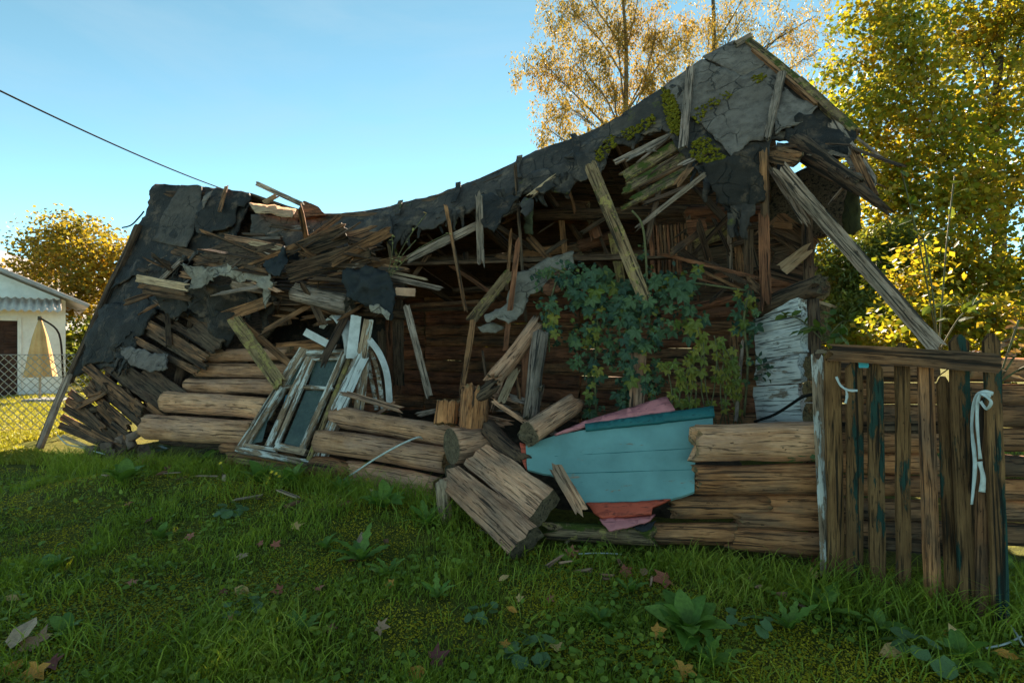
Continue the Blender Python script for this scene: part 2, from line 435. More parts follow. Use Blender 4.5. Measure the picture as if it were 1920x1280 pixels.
M['pale'] = wood('pale_split_wood', (.80, .48, .28), (.56, .31, .165), (.05, .032, .02), .5, stain=(.3, .2, .13), samt=.5)
M['white'] = wood('peeling_white_painted_wood', (.56, .33, .20), (.34, .18, .10), (.03, .022, .016), .55, paint=(.80, .66, .56), pamt=.50, pscale=4.5, var=.15)
M['whitew'] = wood('white_limewashed_log', (.52, .37, .28), (.34, .21, .14), (.04, .03, .022), .6, paint=(.80, .70, .64), pamt=.70, pscale=3.2, var=.15, stain=(.3, .22, .16))
M['green'] = wood('peeling_green_painted_picket', (.30, .135, .050), (.16, .068, .025), (.012, .009, .006), .6, paint=(.030, .062, .045), pamt=.40, pscale=2.6, var=.3, moss=.12)
M['lam'] = plain('white_laminate', (.74, .64, .58), (.48, .40, .35), 7, .45, .15, .4)
M['teal'] = wood('teal_painted_board', (.40, .28, .19), (.24, .17, .12), (.03, .05, .045), -2., paint=(.20, .335, .30), pamt=.84, pscale=4.5, var=.06, bstr=.16, rough=.38)
M['tealdark'] = wood('dark_teal_painted_board', (.03, .13, .125), (.022, .10, .10), (.01, .04, .04), .15, paint=(.028, .135, .13), pamt=.92, var=.06, bstr=.2, rough=.4)
M['redp'] = wood('red_painted_board', (.45, .075, .04), (.36, .05, .03), (.08, .02, .015), .2, paint=(.58, .09, .045), pamt=.74, var=.1, rough=.5, bstr=.25)
M['pinkp'] = wood('pink_painted_board', (.52, .15, .16), (.44, .11, .12), (.09, .03, .03), .2, paint=(.62, .19, .18), pamt=.72, var=.1, rough=.5, bstr=.25)
M['feltb'] = felt('black_roofing_felt', (.046, .030, .022), (.015, .011, .009), spot=(.15, .085, .052), rough=.7)
M['felttop'] = felt('weathered_roofing_felt', (.105, .071, .054), (.034, .024, .019), spot=(.20, .125, .08), moss=.25, rough=.75)
M['feltg'] = felt('grey_brown_roofing_felt', (.30, .215, .175), (.185, .128, .10), spot=(.09, .062, .05), moss=.0, rough=.85)
M['feltbr'] = felt('brown_tar_paper', (.135, .096, .075), (.075, .054, .044), spot=(.05, .042, .038), rough=.85)
M['tarp'] = felt('black_plastic_tarp', (.030, .026, .025), (.013, .012, .012), rough=.6, grit=.2, spec=.3)
M['card'] = felt('brown_wallboard', (.33, .245, .185), (.22, .155, .11), spot=(.12, .08, .055), rough=.9)
M['shred'] = felt('pale_shredded_paper', (.50, .38, .29), (.24, .17, .12), spot=(.10, .07, .05), rough=.9)
M['mossc'] = plain('moss_cushion', (.24, .18, .014), (.05, .048, .006), 45, .95, .9, .1)
M['rubble'] = plain('broken_brick_rubble', (.30, .16, .11), (.12, .08, .06), 9, .9, .5, .15)
M['wire'] = plain('galvanised_wire', (.42, .41, .38), (.25, .22, .19), 20, .5, .1, .5, .6)
M['cable'] = plain('black_cable', (.02, .017, .015), (.012, .011, .010), 9, .95, .1, .05)
M['rope'] = plain('white_cord', (.62, .57, .50), (.42, .37, .31), 30, .8, .3)
M['ribbon'] = plain('white_cloth_strip', (.64, .62, .58), (.42, .38, .33), 9, .85, .3, .15)
M['bark'] = plain('brown_bark', (.10, .07, .048), (.035, .025, .018), 16, .95, .9, .1)
M['barkb'] = plain('warm_birch_bark', (.22, .145, .09), (.07, .05, .035), 9, .9, .7, .15)
M['stem'] = plain('green_brown_stem', (.14, .12, .045), (.07, .05, .022), 16, .8, .3)
t = NT('dirty_window_glass'); v = t.objvec()
dn = t.noise(v, 3.5, 7, .7)
M['glass'] = t.done(t.bsdf(t.ramp(dn, [(.3, (.025, .033, .027)), (.7, (.085, .10, .075))]), t.ramp(t.noise(v, 9, 6, .7), [(.3, .10), (.7, .42)]), t.noise(v, 2.5, 2), .05, .01, .55))
# ============================================================ ground
def build_ground():
    xs = np.concatenate([np.linspace(-400, -14, 14)[:-1], np.linspace(-14, 12, 131), np.linspace(12, 400, 14)[1:]])
    ys = np.concatenate([np.linspace(-60, 0, 6)[:-1], np.linspace(0, 15, 91), np.linspace(15, 700, 16)[1:]])
    V = [(x, y, gz(x, y) if abs(x) < 15 and -1 < y < 16 else 0) for y in ys for x in xs]; n = len(xs)
    Fc = [(j*n+i, j*n+i+1, (j+1)*n+i+1, (j+1)*n+i) for j in range(len(ys)-1) for i in range(n-1)]
    t = NT('mossy_lawn_soil'); tc = t.n('ShaderNodeNewGeometry'); p = tc.outputs['Position']
    a = t.noise(p, 1.3, 7, .65); b = t.noise(p, 14, 7, .7); c = t.noise(p, 90, 3, .7)
    col = t.ramp(a, [(.34, (.13, .14, .022)), (.52, (.20, .18, .030)), (.66, (.27, .215, .040))])
    col = t.mix(t.ramp(b, [(.34, .8), (.52, 0.)]), col, (.060, .050, .018))
    col = t.mix(t.ramp(c, [(.35, .7), (.65, 0.)]), col, t.mix(1, col, (.3, .32, .3), 'MULTIPLY'))
    m = t.done(t.bsdf(col, .95, t.math('ADD', b, t.math('MULTIPLY', c, .8)), 1.0, .03, .1))
    o = link('ground', mesh('ground', V, Fc, True), m); o['kind'] = 'structure'
build_ground()

# ============================================================ roof surface
RIDGE = [(1402, 80), (1330, 104), (1240, 166), (1140, 232), (1000, 287), (900, 333), (800, 371), (700, 393), (610, 403), (555, 392), (470, 362), (380, 350), (293, 345)]
def ridge_s(px):
    k = (px-960)/F; return (2.55-5.57*k)/(8.79+3.43*k)
_rs = []; _rz = []
for px, py in RIDGE:
    s = ridge_s(px); Yv = 5.57+3.43*s; _rs.append(s); _rz.append(CAMZ+(640-py)/F*Yv)
_rs = np.array(_rs); _rz = np.array(_rz)
def roof_pt(s, h):
    s = np.asarray(s, float); h = np.asarray(h, float)
    z = np.interp(s, _rs, _rz)
    dx = np.interp(s, [0, .5, 1], [.18, -.10, -.18]); dz = np.interp(s, [0, .25, .5, .8, 1], [-1.37, -1.2, -1.1, -1.9, -2.37])
    return np.stack([2.55-8.79*s+h*dx, 5.57+3.43*s-h, z+h*dz], -1)
def proj(p): return np.stack([960+F*p[..., 0]/p[..., 1], 640-F*(p[..., 2]-CAMZ)/p[..., 1]], -1)
_S, _H = np.meshgrid(np.linspace(-.06, 1.06, 200), np.linspace(-.4, 2.6, 90), indexing='ij')
_GP = proj(roof_pt(_S, _H))
def roof_sh(px, py):
    d = (_GP[..., 0]-px)**2+(_GP[..., 1]-py)**2; i = np.unravel_index(np.argmin(d), d.shape)
    s, h = _S[i], _H[i]; e = 1e-3
    for _ in range(4):
        p0 = proj(roof_pt(s, h)); js = (proj(roof_pt(s+e, h))-p0)/e; jh = (proj(roof_pt(s, h+e))-p0)/e
        r = np.array([px, py])-p0; det = js[0]*jh[1]-js[1]*jh[0]
        if abs(det) < 1e-6: break
        ds = np.clip((r[0]*jh[1]-r[1]*jh[0])/det, -.05, .05); dh = np.clip((js[0]*r[1]-js[1]*r[0])/det, -.2, .2)
        s += ds; h += dh
    return s, h
def roof_n(s, h):
    a = Vector(roof_pt(s, h)); b = Vector(roof_pt(s+.02, h)); c = Vector(roof_pt(s, h+.05))
    n = (b-a).cross(c-a).normalized(); return n if n.z > 0 else -n
def roof_fn(off=0.0):
    def fn(px, py):
        s, h = roof_sh(px, py); return Vector(roof_pt(s, h))+roof_n(s, h)*off
    return fn
def roof_P(px, py, off=0.0): return roof_fn(off)(px, py)

# ============================================================ the log house
HOUSE = thing('log_house', (-1.5, 6.5, 0), 'collapsed old log house with sagging black felt roof and torn open front', 'house')

def timber(name, a, b, wpx, mat, label=None, cat=None, group=None, parent=None, sq=0., rough=1., r2=None, brk=(.03, .03), roll=None, nseg=14, sag=0., sx=1.):
    Ym = (a.y+b.y)/2; r = wpx/2*Ym/F; q = (r2/2*Ym/F) if r2 else r
    me = log_mesh((b-a).length, r, q, square=sq, rough=rough, brk=brk, nseg=nseg, sag=sag, sx=sx)
    o = link(name, me, M[mat], frame(a, b, roll=random.uniform(-3, 3) if roll is None else roll), parent)
    if label: tag(o, label, cat, group)
    return o
def board(name, a, b, wpx, t, mat, label=None, cat=None, group=None, parent=None, rag=(.03, .03), face=None, roll=0., bend=0., twist=0., taper=1., point=0., side=0., warp=1.):
    Ym = (a.y+b.y)/2
    me = plank_mesh((b-a).length, wpx*Ym/F, t, rag=rag, bend=bend, twist=twist, taper=taper, point=point, side=side, warp=warp)
    o = link(name, me, M[mat], frame(a, b, face, roll), parent)
    if label: tag(o, label, cat, group)
    return o

# front slope: what is left of the felt covering
cover_poly = [(1402, 82), (1332, 105), (1240, 167), (1140, 233), (1000, 288), (900, 334), (800, 372), (700, 394), (610, 404), (560, 412), (520, 425),
              (540, 470), (590, 452), (640, 470), (690, 440), (740, 445), (790, 420), (850, 410), (905, 372), (975, 368), (1010, 352), (1060, 362), (1095, 318), (1120, 330), (1150, 270),
              (1185, 270), (1235, 240), (1262, 262), (1290, 300), (1330, 335), (1372, 398), (1405, 392), (1432, 310), (1448, 262), (1500, 262), (1560, 300), (1600, 262), (1560, 205), (1480, 140)]
COVER = sheet('roof_covering', cover_poly, roof_fn(0), M['felttop'], HOUSE, step=11, jag=5, wrinkle=.035, wscale=5, thick=.03, keep=(0, 1, 2, 3, 4, 5, 6, 7, 37, 38, 36))
left_poly = [(293, 346), (380, 351), (468, 362), (470, 385), (455, 410), (440, 450), (405, 470), (370, 480), (330, 500), (350, 545), (400, 560), (395, 610), (330, 575), (280, 585), (250, 620),
             (235, 640), (270, 665), (262, 690), (200, 690), (165, 690), (128, 720), (158, 648), (196, 573), (228, 498), (262, 420)]
LCOVER = sheet('roof_covering', left_poly, roof_fn(0), M['feltb'], HOUSE, step=11, jag=5, wrinkle=.07, wscale=4.5, thick=.035, keep=(0, 1))
LCOVER['label'] = 'steep black tar covered roof slope hanging down to the ground'
# the boards under the covering, as one board after another along the slope
rnd = random.Random(5)
def roof_board(px1, py1, px2, py2, wpx, mat='dark', off=-.05, parent=None, t=.025, rag=(.05, .05), **k):
    a, b = roof_P(px1, py1, off), roof_P(px2, py2, off)
    s, h = roof_sh((px1+px2)/2, (py1+py2)/2)
    return board('roof_board', a, b, wpx, t, mat, parent=parent or HOUSE, face=roof_n(s, h), rag=rag, **k)
# back slope, ridge to rear eave, dark boarded underside
def back_pt(s, q):
    r = roof_pt(s, 0); z = np.interp(s, _rs, _rz)
    e = np.array([4.35-8.95*s, 7.85+4.0*s, 2.45-.25*s]); return r*(1-q)+e*q + np.array([0, 0, -.03])
SP = np.linspace(-.01, 1.0, 27)
for i in range(26):
    s0, s1 = SP[i], SP[i+1]
    if i in (9, 14): s1 -= .0025
    q1 = 1.12+.03*rnd.random(); V = []
    for q in np.linspace(0, q1, 6):
        for s in (s0, s1): V.append(Vector(back_pt(s, q)))
    c = V[0].copy(); n = len(V)
    V = [p-c for p in V]+[p-c+Vector((.01, .02, .035)) for p in V]
    Fc = []
    for k in range(5):
        a = 2*k; Fc += [(a, a+1, a+3, a+2), (n+a, n+a+2, n+a+3, n+a+1), (a, a+2, n+a+2, n+a), (a+1, n+a+1, n+a+3, a+3)]
    Fc += [(0, n, n+1, 1), (n-2, n-1, 2*n-1, 2*n-2)]
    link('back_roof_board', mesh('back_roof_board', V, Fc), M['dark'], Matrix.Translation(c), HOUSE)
# ridge beam
for i in range(6):
    s0, s1 = i/6, (i+1)/6+.01
    timber('ridge_beam', Vector(roof_pt(s0, .02))-Vector((0, 0, .12)), Vector(roof_pt(s1, .02))-Vector((0, 0, .12)), 16, 'dark', parent=HOUSE, sq=.6)
# back rafters
for s in (.05, .16, .27, .38, .49, .6, .72, .84, .95):
    a = Vector(back_pt(s, .02))-Vector((0, 0, .10)); b = Vector(back_pt(s, 1.05))-Vector((0, 0, .10))
    timber('rafter', a, b, 12, 'dark', parent=HOUSE, sq=.7)
# rear wall of hewn logs
RW0 = Vector((4.30, 7.60, 0)); RWd = Vector((-8.9, 4.05, 0)).normalized()
z = -.06; k = 0
while z < 2.45:
    hgt = rnd.uniform(.20, .26)
    for a0, a1 in ((0, 3.4), (3.4, 6.62), (6.62, 9.6)):
        p = RW0+RWd*a0+Vector((0, 0, z+hgt/2)); q = RW0+RWd*(a1-.02)+Vector((0, 0, z+hgt/2+rnd.uniform(-.02, .02)))
        me = log_mesh((q-p).length, hgt/2*1.10, hgt/2*1.08, square=.6, rough=.55, brk=(.02, .02), nx=22, nseg=12, sx=.75)
        link('wall_log', me, M['red' if rnd.random() < .65 else 'old'], frame(p, q, face=(0, 0, 1)), HOUSE)
    z += hgt+.006; k += 1
# left gable and right gable walls (seen only in slits): logs
for z in np.arange(.15, 2.3, .24):
    p = Vector((4.2, 7.4, z)); q = Vector((3.35, 5.6, z))
    if z > .9: link('wall_log', log_mesh((q-p).length, .12, .115, square=.7, rough=.6, nx=10, nseg=12), M['old'], frame(p, q, face=(0, 0, 1)), HOUSE)
# earth and rotten rubbish heaped on the floor inside
V = []; Fc = []; nu, nv = 60, 24
for j in range(nv+1):
    for i in range(nu+1):
        u, v = i/nu, j/nv; p = Vector((1.75, 3.75, 0)).lerp(Vector((-4.6, 7.0, 0)), u)+Vector((.44, .9, 0))*(v*4.6)
        e = min(1, 6*min(u, 1-u), 5*min(v+.02, 1.02-v))
        V.append((p.x, p.y, -.05+e*(.22+.16*noise.noise(p*1.1)+.10*noise.noise(p*3.7)+.05*noise.noise(p*11))))
for j in range(nv):
    for i in range(nu): a = j*(nu+1)+i; Fc.append((a, a+1, a+nu+2, a+nu+1))
o = link('earth_mound', mesh('earth_mound', V, Fc, True), plain('dark_humus_earth', (.085, .055, .035), (.025, .018, .012), 14, .95, .9, .1)); o['kind'] = 'structure'
# loft floor hanging over the back of the rooms
for i in range(9):
    a = P(700+i*4, 486+i*1.5, 8.6-.22*i); b = P(1290, 470+i*1.5, 7.1-.20*i)
    if i % 2 == 0: board('ceiling_board', a, b, 20, .03, 'dark', parent=HOUSE, face=(0, 0, 1))
# tie beams and purlins inside
def hb(px1, py1, Y1, px2, py2, Y2, w, mat, **k): return timber(k.pop('name', 'tie_beam'), P(px1, py1, Y1), P(px2, py2, Y2), w, mat, parent=HOUSE, sq=k.pop('sq', .7), **k)
hb(910, 487, 7.6, 1090, 462, 7.0, 17, 'old'); hb(1085, 462, 7.0, 1145, 445, 6.9, 20, 'red'); hb(990, 500, 7.2, 1090, 478, 6.8, 12, 'old')
hb(769, 573, 7.3, 900, 566, 7.0, 8, 'old'); hb(760, 582, 7.6, 900, 578, 7.4, 7, 'dark'); hb(850, 545, 8.0, 930, 540, 7.8, 9, 'dark')
hb(1000, 405, 7.0, 1320, 395, 6.3, 22, 'dark'); hb(1290, 400, 6.2, 1440, 405, 5.6, 28, 'red'); hb(1260, 440, 6.0, 1430, 425, 5.5, 18, 'dark')
hb(1223, 597, 5.6, 1395, 553, 5.1, 16, 'red', name='fallen_purlin', rough=1.6, brk=(.1, .06))
hb(1040, 398, 7.2, 1105, 400, 7.1, 36, 'old', name='loft_beam', sq=.9)
# posts and boards inside
def hbo(name, px1, py1, Y1, px2, py2, Y2, w, t, mat, **k): return board(name, P(px1, py1, Y1), P(px2, py2, Y2), w, t, mat, parent=HOUSE, **k)
hbo('post', 1149, 440, 6.8, 1164, 530, 6.7, 17, .10, 'lich'); hbo('post', 1052, 405, 6.9, 1060, 478, 6.9, 11, .06, 'old')
hbo('post', 1110, 420, 6.7, 1118, 445, 6.7, 22, .05, 'red'); hbo('post', 1100, 385, 6.8, 1140, 480, 6.7, 6, .04, 'dark')
for i in range(9):
    hbo('slat', 1232+i*6.6, 424-i*.6, 5.9, 1236+i*6.8, 512, 5.85, 4.6, .03, 'old' if i % 3 else 'red', warp=.6)
hbo('wall_board', 1220, 402, 6.0, 1225, 520, 5.95, 9, .04, 'red'); hbo('wall_board', 1290, 405, 5.8, 1296, 515, 5.8, 9, .04, 'dark')
hbo('wall_board', 1290, 428, 5.75, 1325, 424, 5.7, 30, .03, 'red')
hbo('wall_board', 1300, 455, 5.7, 1365, 430, 5.5, 26, .02, 'lich', rag=(.02, .09)); hbo('wall_board', 1310, 490, 5.8, 1365, 480, 5.6, 60, .03, 'dark')
hbo('wall_board', 1367, 423, 5.4, 1371, 530, 5.4, 8, .05, 'grey'); hbo('wall_board', 1381, 420, 5.4, 1388, 512, 5.4, 14, .06, 'old')
hbo('wall_board', 1250, 548, 5.9, 1430, 535, 5.3, 40, .04, 'dark'); hbo('wall_board', 1395, 440, 5.3, 1418, 525, 5.2, 22, .04, 'dark')
# gable end on the right: boards, dark soffit and posts
gab = [(1445, 300), (1480, 330), (1530, 305), (1590, 352), (1586, 438), (1530, 446), (1500, 470), (1440, 440)]
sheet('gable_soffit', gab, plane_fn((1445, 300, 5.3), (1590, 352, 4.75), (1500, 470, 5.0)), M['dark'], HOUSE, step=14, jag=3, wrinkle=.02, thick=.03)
hbo('gable_board', 1452, 415, 4.9, 1520, 470, 4.8, 44, .03, 'old', twist=.3); hbo('gable_board', 1445, 500, 5.0, 1522, 520, 4.9, 40, .04, 'dark')
hbo('gable_board', 1448, 470, 5.05, 1520, 452, 4.95, 42, .04, 'dark'); hbo('gable_board', 1446, 430, 4.86, 1512, 462, 4.82, 14, .03, 'dark')
hbo('gable_board', 1466, 505, 4.7, 1516, 466, 4.6, 26, .05, 'pale', rag=(.05, .05), taper=.7)
hbo('gable_board', 1450, 420, 4.8, 1486, 424, 4.7, 13, .02, 'old')
hbo('corner_post', 1512, 395, 4.75, 1519, 560, 4.7, 19, .12, 'dark'); hbo('corner_post', 1404, 430, 4.95, 1402, 560, 5.0, 16, .08, 'dark')
hbo('corner_post', 1432, 282, 4.35, 1435, 420, 4.45, 15, .08, 'old', rag=(.06, .02)); hbo('corner_post', 1432, 405, 4.42, 1436, 572, 4.5, 19, .10, 'red', rag=(.05, .05))
# fat rotten logs under the right verge
timber('verge_log', P(1490, 275, 4.5), P(1612, 350, 3.95), 46, 'dark', parent=HOUSE, rough=1.8, r2=30, brk=(.08, .1))
timber('verge_log', P(1570, 322, 4.1), P(1657, 392, 3.75), 26, 'dark', parent=HOUSE, rough=2., r2=12, brk=(.08, .14))
board('verge_board', P(1560, 228, 4.55), P(1632, 345, 4.0), 24, .04, 'grey', parent=HOUSE, rag=(.05, .12))
board('verge_board', P(1600, 285, 4.2), P(1640, 372, 3.9), 16, .03, 'old', parent=HOUSE, rag=(.05, .15))
for (a, b, w, m_) in (((1402, 84), (1500, 166), 13, 'moss'), ((1494, 160), (1600, 258), 16, 'moss'), ((1412, 104), (1530, 208), 7, 'old')):
    board('verge_board', roof_P(a[0], a[1], .05), roof_P(b[0], b[1], .05), w, .06, m_, parent=HOUSE, face=roof_n(0, .4))
sheet('hanging_felt', [(1497, 225), (1560, 235), (1600, 262), (1590, 300), (1545, 318), (1500, 280), (1470, 262)], roof_fn(.04), M['feltb'], COVER, step=10, jag=6, wrinkle=.09, wscale=7)
ol = sheet('hanging_felt', [(1588, 352), (1606, 360), (1614, 395), (1611, 430), (1598, 441), (1580, 436), (1578, 380)], plane_fn((1588, 352, 4.3), (1614, 395, 4.1), (1580, 436, 4.35)), felt('olive_mossy_felt', (.17, .14, .03), (.06, .055, .03), rough=.9), HOUSE, step=8, jag=1, wrinkle=.05, thick=.02)
# felt patches on the right slope
sheet('felt_patch', [(1319, 112), (1375, 84), (1402, 88), (1440, 126), (1394, 150)], roof_fn(.045), M['feltg'], COVER, step=12, jag=1.2, wrinkle=.02, wscale=5, thick=.02)
sheet('felt_patch', [(1246, 166), (1318, 114), (1392, 150), (1440, 128), (1464, 152), (1450, 215), (1440, 268), (1405, 268), (1375, 300), (1340, 262), (1318, 238), (1300, 225), (1262, 205)], roof_fn(.035), M['feltg'], COVER, step=11, jag=3, wrinkle=.03, wscale=4, thick=.02, keep=(0,))
sheet('felt_patch', [(1468, 170), (1532, 210), (1515, 232), (1455, 258), (1452, 225)], roof_fn(.04), M['feltg'], COVER, step=11, jag=3, wrinkle=.03, thick=.02)
sheet('felt_patch', [(1246, 168), (1290, 160), (1262, 205), (1240, 250), (1150, 262), (1100, 300), (1060, 300), (1140, 236)], roof_fn(.03), M['felttop'], COVER, step=11, jag=4, wrinkle=.04, thick=.02, keep=(7,))
sheet('hanging_felt', [(1319, 305), (1372, 296), (1420, 268), (1436, 296), (1432, 378), (1392, 394), (1352, 382), (1330, 340)], plane_fn((1319, 305, 4.55), (1432, 300, 4.35), (1380, 394, 4.45)), M['feltb'], COVER, step=10, jag=5, wrinkle=.06, wscale=8, thick=.025)
# exposed boards, right slope
for (x1, y1, x2, y2, w, m_) in ((1152, 302, 1262, 248, 14, 'grey'), (1168, 330, 1280, 262, 30, 'moss'), (1172, 352, 1300, 280, 26, 'moss'), (1186, 372, 1322, 296, 20, 'moss'), (1172, 384, 1300, 320, 10, 'moss'), (1205, 340, 1310, 290, 18, 'old')):
    roof_board(x1, y1, x2, y2, w, m_, off=-.02, rag=(.07, .05))
board('roof_board', P(1191, 430, 4.9), P(1322, 326, 4.6), 9, .05, 'grey', parent=HOUSE, rag=(.06, .03))
board('roof_board', roof_P(1298, 138, .08), roof_P(1285, 292, .10), 15, .03, 'grey', parent=HOUSE, face=roof_n(.05, .5))
board('roof_board', roof_P(1465, 152, .08), roof_P(1441, 280, .12), 16, .035, 'grey', parent=HOUSE, face=roof_n(.03, .5), taper=.7)
board('ridge_stub', roof_P(1378, 97, .08), P(1408, 67, 5.5), 11, .05, 'grey', parent=HOUSE)
board('verge_pole', P(1594, 247, 4.4), P(1660, 302, 4.1), 5, .03, 'grey', parent=HOUSE)
# moss growing on the right slope
def moss(poly, n, off=.06, size=.05, seed=1, fn=None, parent=COVER):
    r = random.Random(seed); xs = [p[0] for p in poly]; ys = [p[1] for p in poly]; V = []; Fc = []
    while n > 0:
        x, y = r.uniform(min(xs), max(xs)), r.uniform(min(ys), max(ys))
        if not inpoly(x, y, poly): continue
        n -= 1; c = (fn or roof_fn(off))(x, y); s = size*r.uniform(.4, 1.2); b = len(V)
        for (dx, dy, dz) in ((1, 0, 0), (-1, 0, 0), (0, 1, 0), (0, -1, 0), (0, 0, 1), (0, 0, -1)):
            V.append(c+Vector((dx*r.uniform(.6, 1.2), dy*r.uniform(.6, 1.2), dz*r.uniform(.4, .9)))*s)
        for f in ((0, 2, 4), (2, 1, 4), (1, 3, 4), (3, 0, 4), (2, 0, 5), (1, 2, 5), (3, 1, 5), (0, 3, 5)): Fc.append(tuple(b+i for i in f))
    c = V[0].copy(); o = link('moss', mesh('moss', [v-c for v in V], Fc), M['mossc'], Matrix.Translation(c), parent); o['kind'] = 'stuff'
moss([(1242, 170), (1262, 180), (1276, 215), (1280, 262), (1262, 255), (1250, 225)], 240, .05, .028, 1)
moss([(1305, 210), (1360, 178), (1376, 186), (1330, 215), (1312, 240), (1300, 230)], 70, .05, .022, 2)
moss([(1296, 275), (1330, 262), (1360, 300), (1375, 318), (1340, 322), (1300, 305)], 200, .06, .026, 3)
moss([(1160, 258), (1225, 222), (1235, 236), (1180, 270)], 90, .05, .026, 4)
moss([(1410, 150), (1440, 145), (1430, 160), (1412, 166)], 40, .05, .02, 5)
moss([(1110, 300), (1150, 255), (1160, 275), (1130, 310)], 70, .05, .026, 6)
# rags of felt hanging from the torn middle of the roof
for poly in ([(905, 372), (975, 372), (960, 395), (930, 440), (908, 425), (900, 400)], [(968, 385), (1000, 375), (1003, 398), (990, 415)], [(740, 425), (800, 400), (852, 400), (835, 425), (790, 432)], [(1080, 300), (1118, 290), (1125, 318), (1090, 345), (1075, 330)],
             [(1000, 330), (1030, 320), (1045, 352), (1020, 372), (1002, 360)], [(640, 420), (735, 410), (740, 445), (690, 470), (650, 470)]):
    sheet('hanging_felt', poly, roof_fn(.05), M['feltb' if poly[0][0] % 2 else 'felttop'], COVER, step=9, jag=5, wrinkle=.06, wscale=8, thick=.015)
sheet('hanging_felt', [(984, 382), (1000, 386), (998, 440), (984, 438), (982, 410)], plane_fn((984, 382, 6.2), (1000, 386, 6.15), (990, 440, 6.2)), felt('olive_felt_strip', (.12, .11, .05), (.05, .05, .03)), COVER, step=7, jag=2, wrinkle=.04)
board('roof_splinter', roof_P(995, 372, .03), roof_P(1040, 340, .05), 10, .02, 'pale', parent=HOUSE, rag=(.1, .06))
# added dark sheet behind the left slope, so its holes read as shade
sheet('roof_dark_backing', [(300, 360), (470, 372), (560, 420), (600, 470), (560, 520), (500, 560), (440, 640), (400, 690), (300, 770), (262, 770), (175, 700), (150, 700), (205, 570), (268, 425)], roof_fn(-.32), M['dark'], HOUSE, step=26, jag=3, wrinkle=.05, thick=.03)
# left slope: sheets, boards and lumps of tar
sheet('felt_patch', [(346, 352), (386, 356), (380, 395), (358, 470), (292, 456), (315, 400)], roof_fn(.07), M['feltbr'], LCOVER, step=11, jag=2, wrinkle=.05, wscale=3.5, thick=.02)
sheet('felt_patch', [(388, 356), (470, 364), (474, 380), (450, 400), (440, 430), (395, 442), (372, 440)], roof_fn(.06), M['feltb'], LCOVER, step=10, jag=5, wrinkle=.08, wscale=6, thick=.02)
sheet('felt_patch', [(392, 378), (410, 368), (398, 390), (392, 402)], roof_fn(.13), M['feltg'], LCOVER, step=8, jag=1, wrinkle=.02, thick=.015)
sheet('felt_patch', [(196, 575), (280, 560), (300, 590), (262, 640), (250, 672), (190, 680), (160, 690), (165, 640)], roof_fn(.06), M['feltb'], LCOVER, step=10, jag=5, wrinkle=.10, wscale=6, thick=.03)
sheet('felt_patch', [(240, 655), (330, 672), (335, 700), (300, 705), (262, 690)], roof_fn(.14), M['feltg'], LCOVER, step=9, jag=4, wrinkle=.05, wscale=8, thick=.015)
sheet('felt_patch', [(230, 500), (300, 485), (330, 500), (300, 530), (255, 520), (215, 545)], roof_fn(.05), M['feltb'], LCOVER, step=10, jag=4, wrinkle=.08, wscale=6, thick=.02)
board('roof_board', roof_P(434, 360, .12), roof_P(424, 408, .14), 8, .02, 'old', parent=HOUSE, face=roof_n(.9, .5))
lb = [(267, 601, 392, 676, 18, 'old'), (285, 582, 400, 655, 14, 'dark'), (247, 633, 375, 700, 12, 'old'), (262, 615, 384, 688, 10, 'dark'), (163, 686, 270, 772, 19, 'old'), (170, 712, 262, 790, 18, 'dark'), (172, 668, 300, 760, 16, 'dark'),
      (165, 728, 245, 800, 14, 'old'), (300, 560, 400, 620, 16, 'dark'), (150, 760, 200, 805, 12, 'old'), (232, 690, 330, 762, 22, 'dark'), (270, 690, 345, 745, 20, 'dark'), (360, 610, 410, 650, 30, 'dark'), (330, 470, 420, 500, 18, 'old'), (365, 490, 440, 505, 14, 'dark')]
for (x1, y1, x2, y2, w, m_) in lb: roof_board(x1, y1, x2, y2, w, m_, off=-.02 if m_ == 'dark' else .03, rag=(.06, .08))
for (x1, y1, x2, y2, w) in ((136, 705, 80, 843, 17),):
    board('verge_board', roof_P(x1, y1, .05), roof_P(x2, y2, .05), w, .05, 'grey', parent=HOUSE, face=roof_n(.98, 1.2))
board('verge_board', roof_P(262, 425, .02), roof_P(131, 716, .02), 14, .09, 'dark', parent=HOUSE, face=roof_n(.98, 1.2))
for i, (y0, y1) in enumerate(((738, 806), (752, 818), (766, 830), (784, 842), (800, 850))):
    roof_board(118+i*-5+8, y0-4, 235-i*2, y1+12-i*4, 13, 'old' if i % 2 else 'dark', off=-.04, rag=(.03, .06))
timber('rafter', roof_P(300, 420, -.18), roof_P(150, 800, -.18), 14, 'dark', parent=HOUSE, sq=.7)
timber('rafter', roof_P(380, 430, -.18), roof_P(290, 780, -.18), 14, 'dark', parent=HOUSE, sq=.7)
board('rafter_brace', roof_P(324, 592, .08), roof_P(327, 655, .08), 9, .04, 'dark', parent=HOUSE)
tube('bent_wire', spline([P(229, 427, 8.7), P(246, 422, 8.65), P(262, 406, 8.6), P(270, 396, 8.6)]), .012, M['cable'], HOUSE)
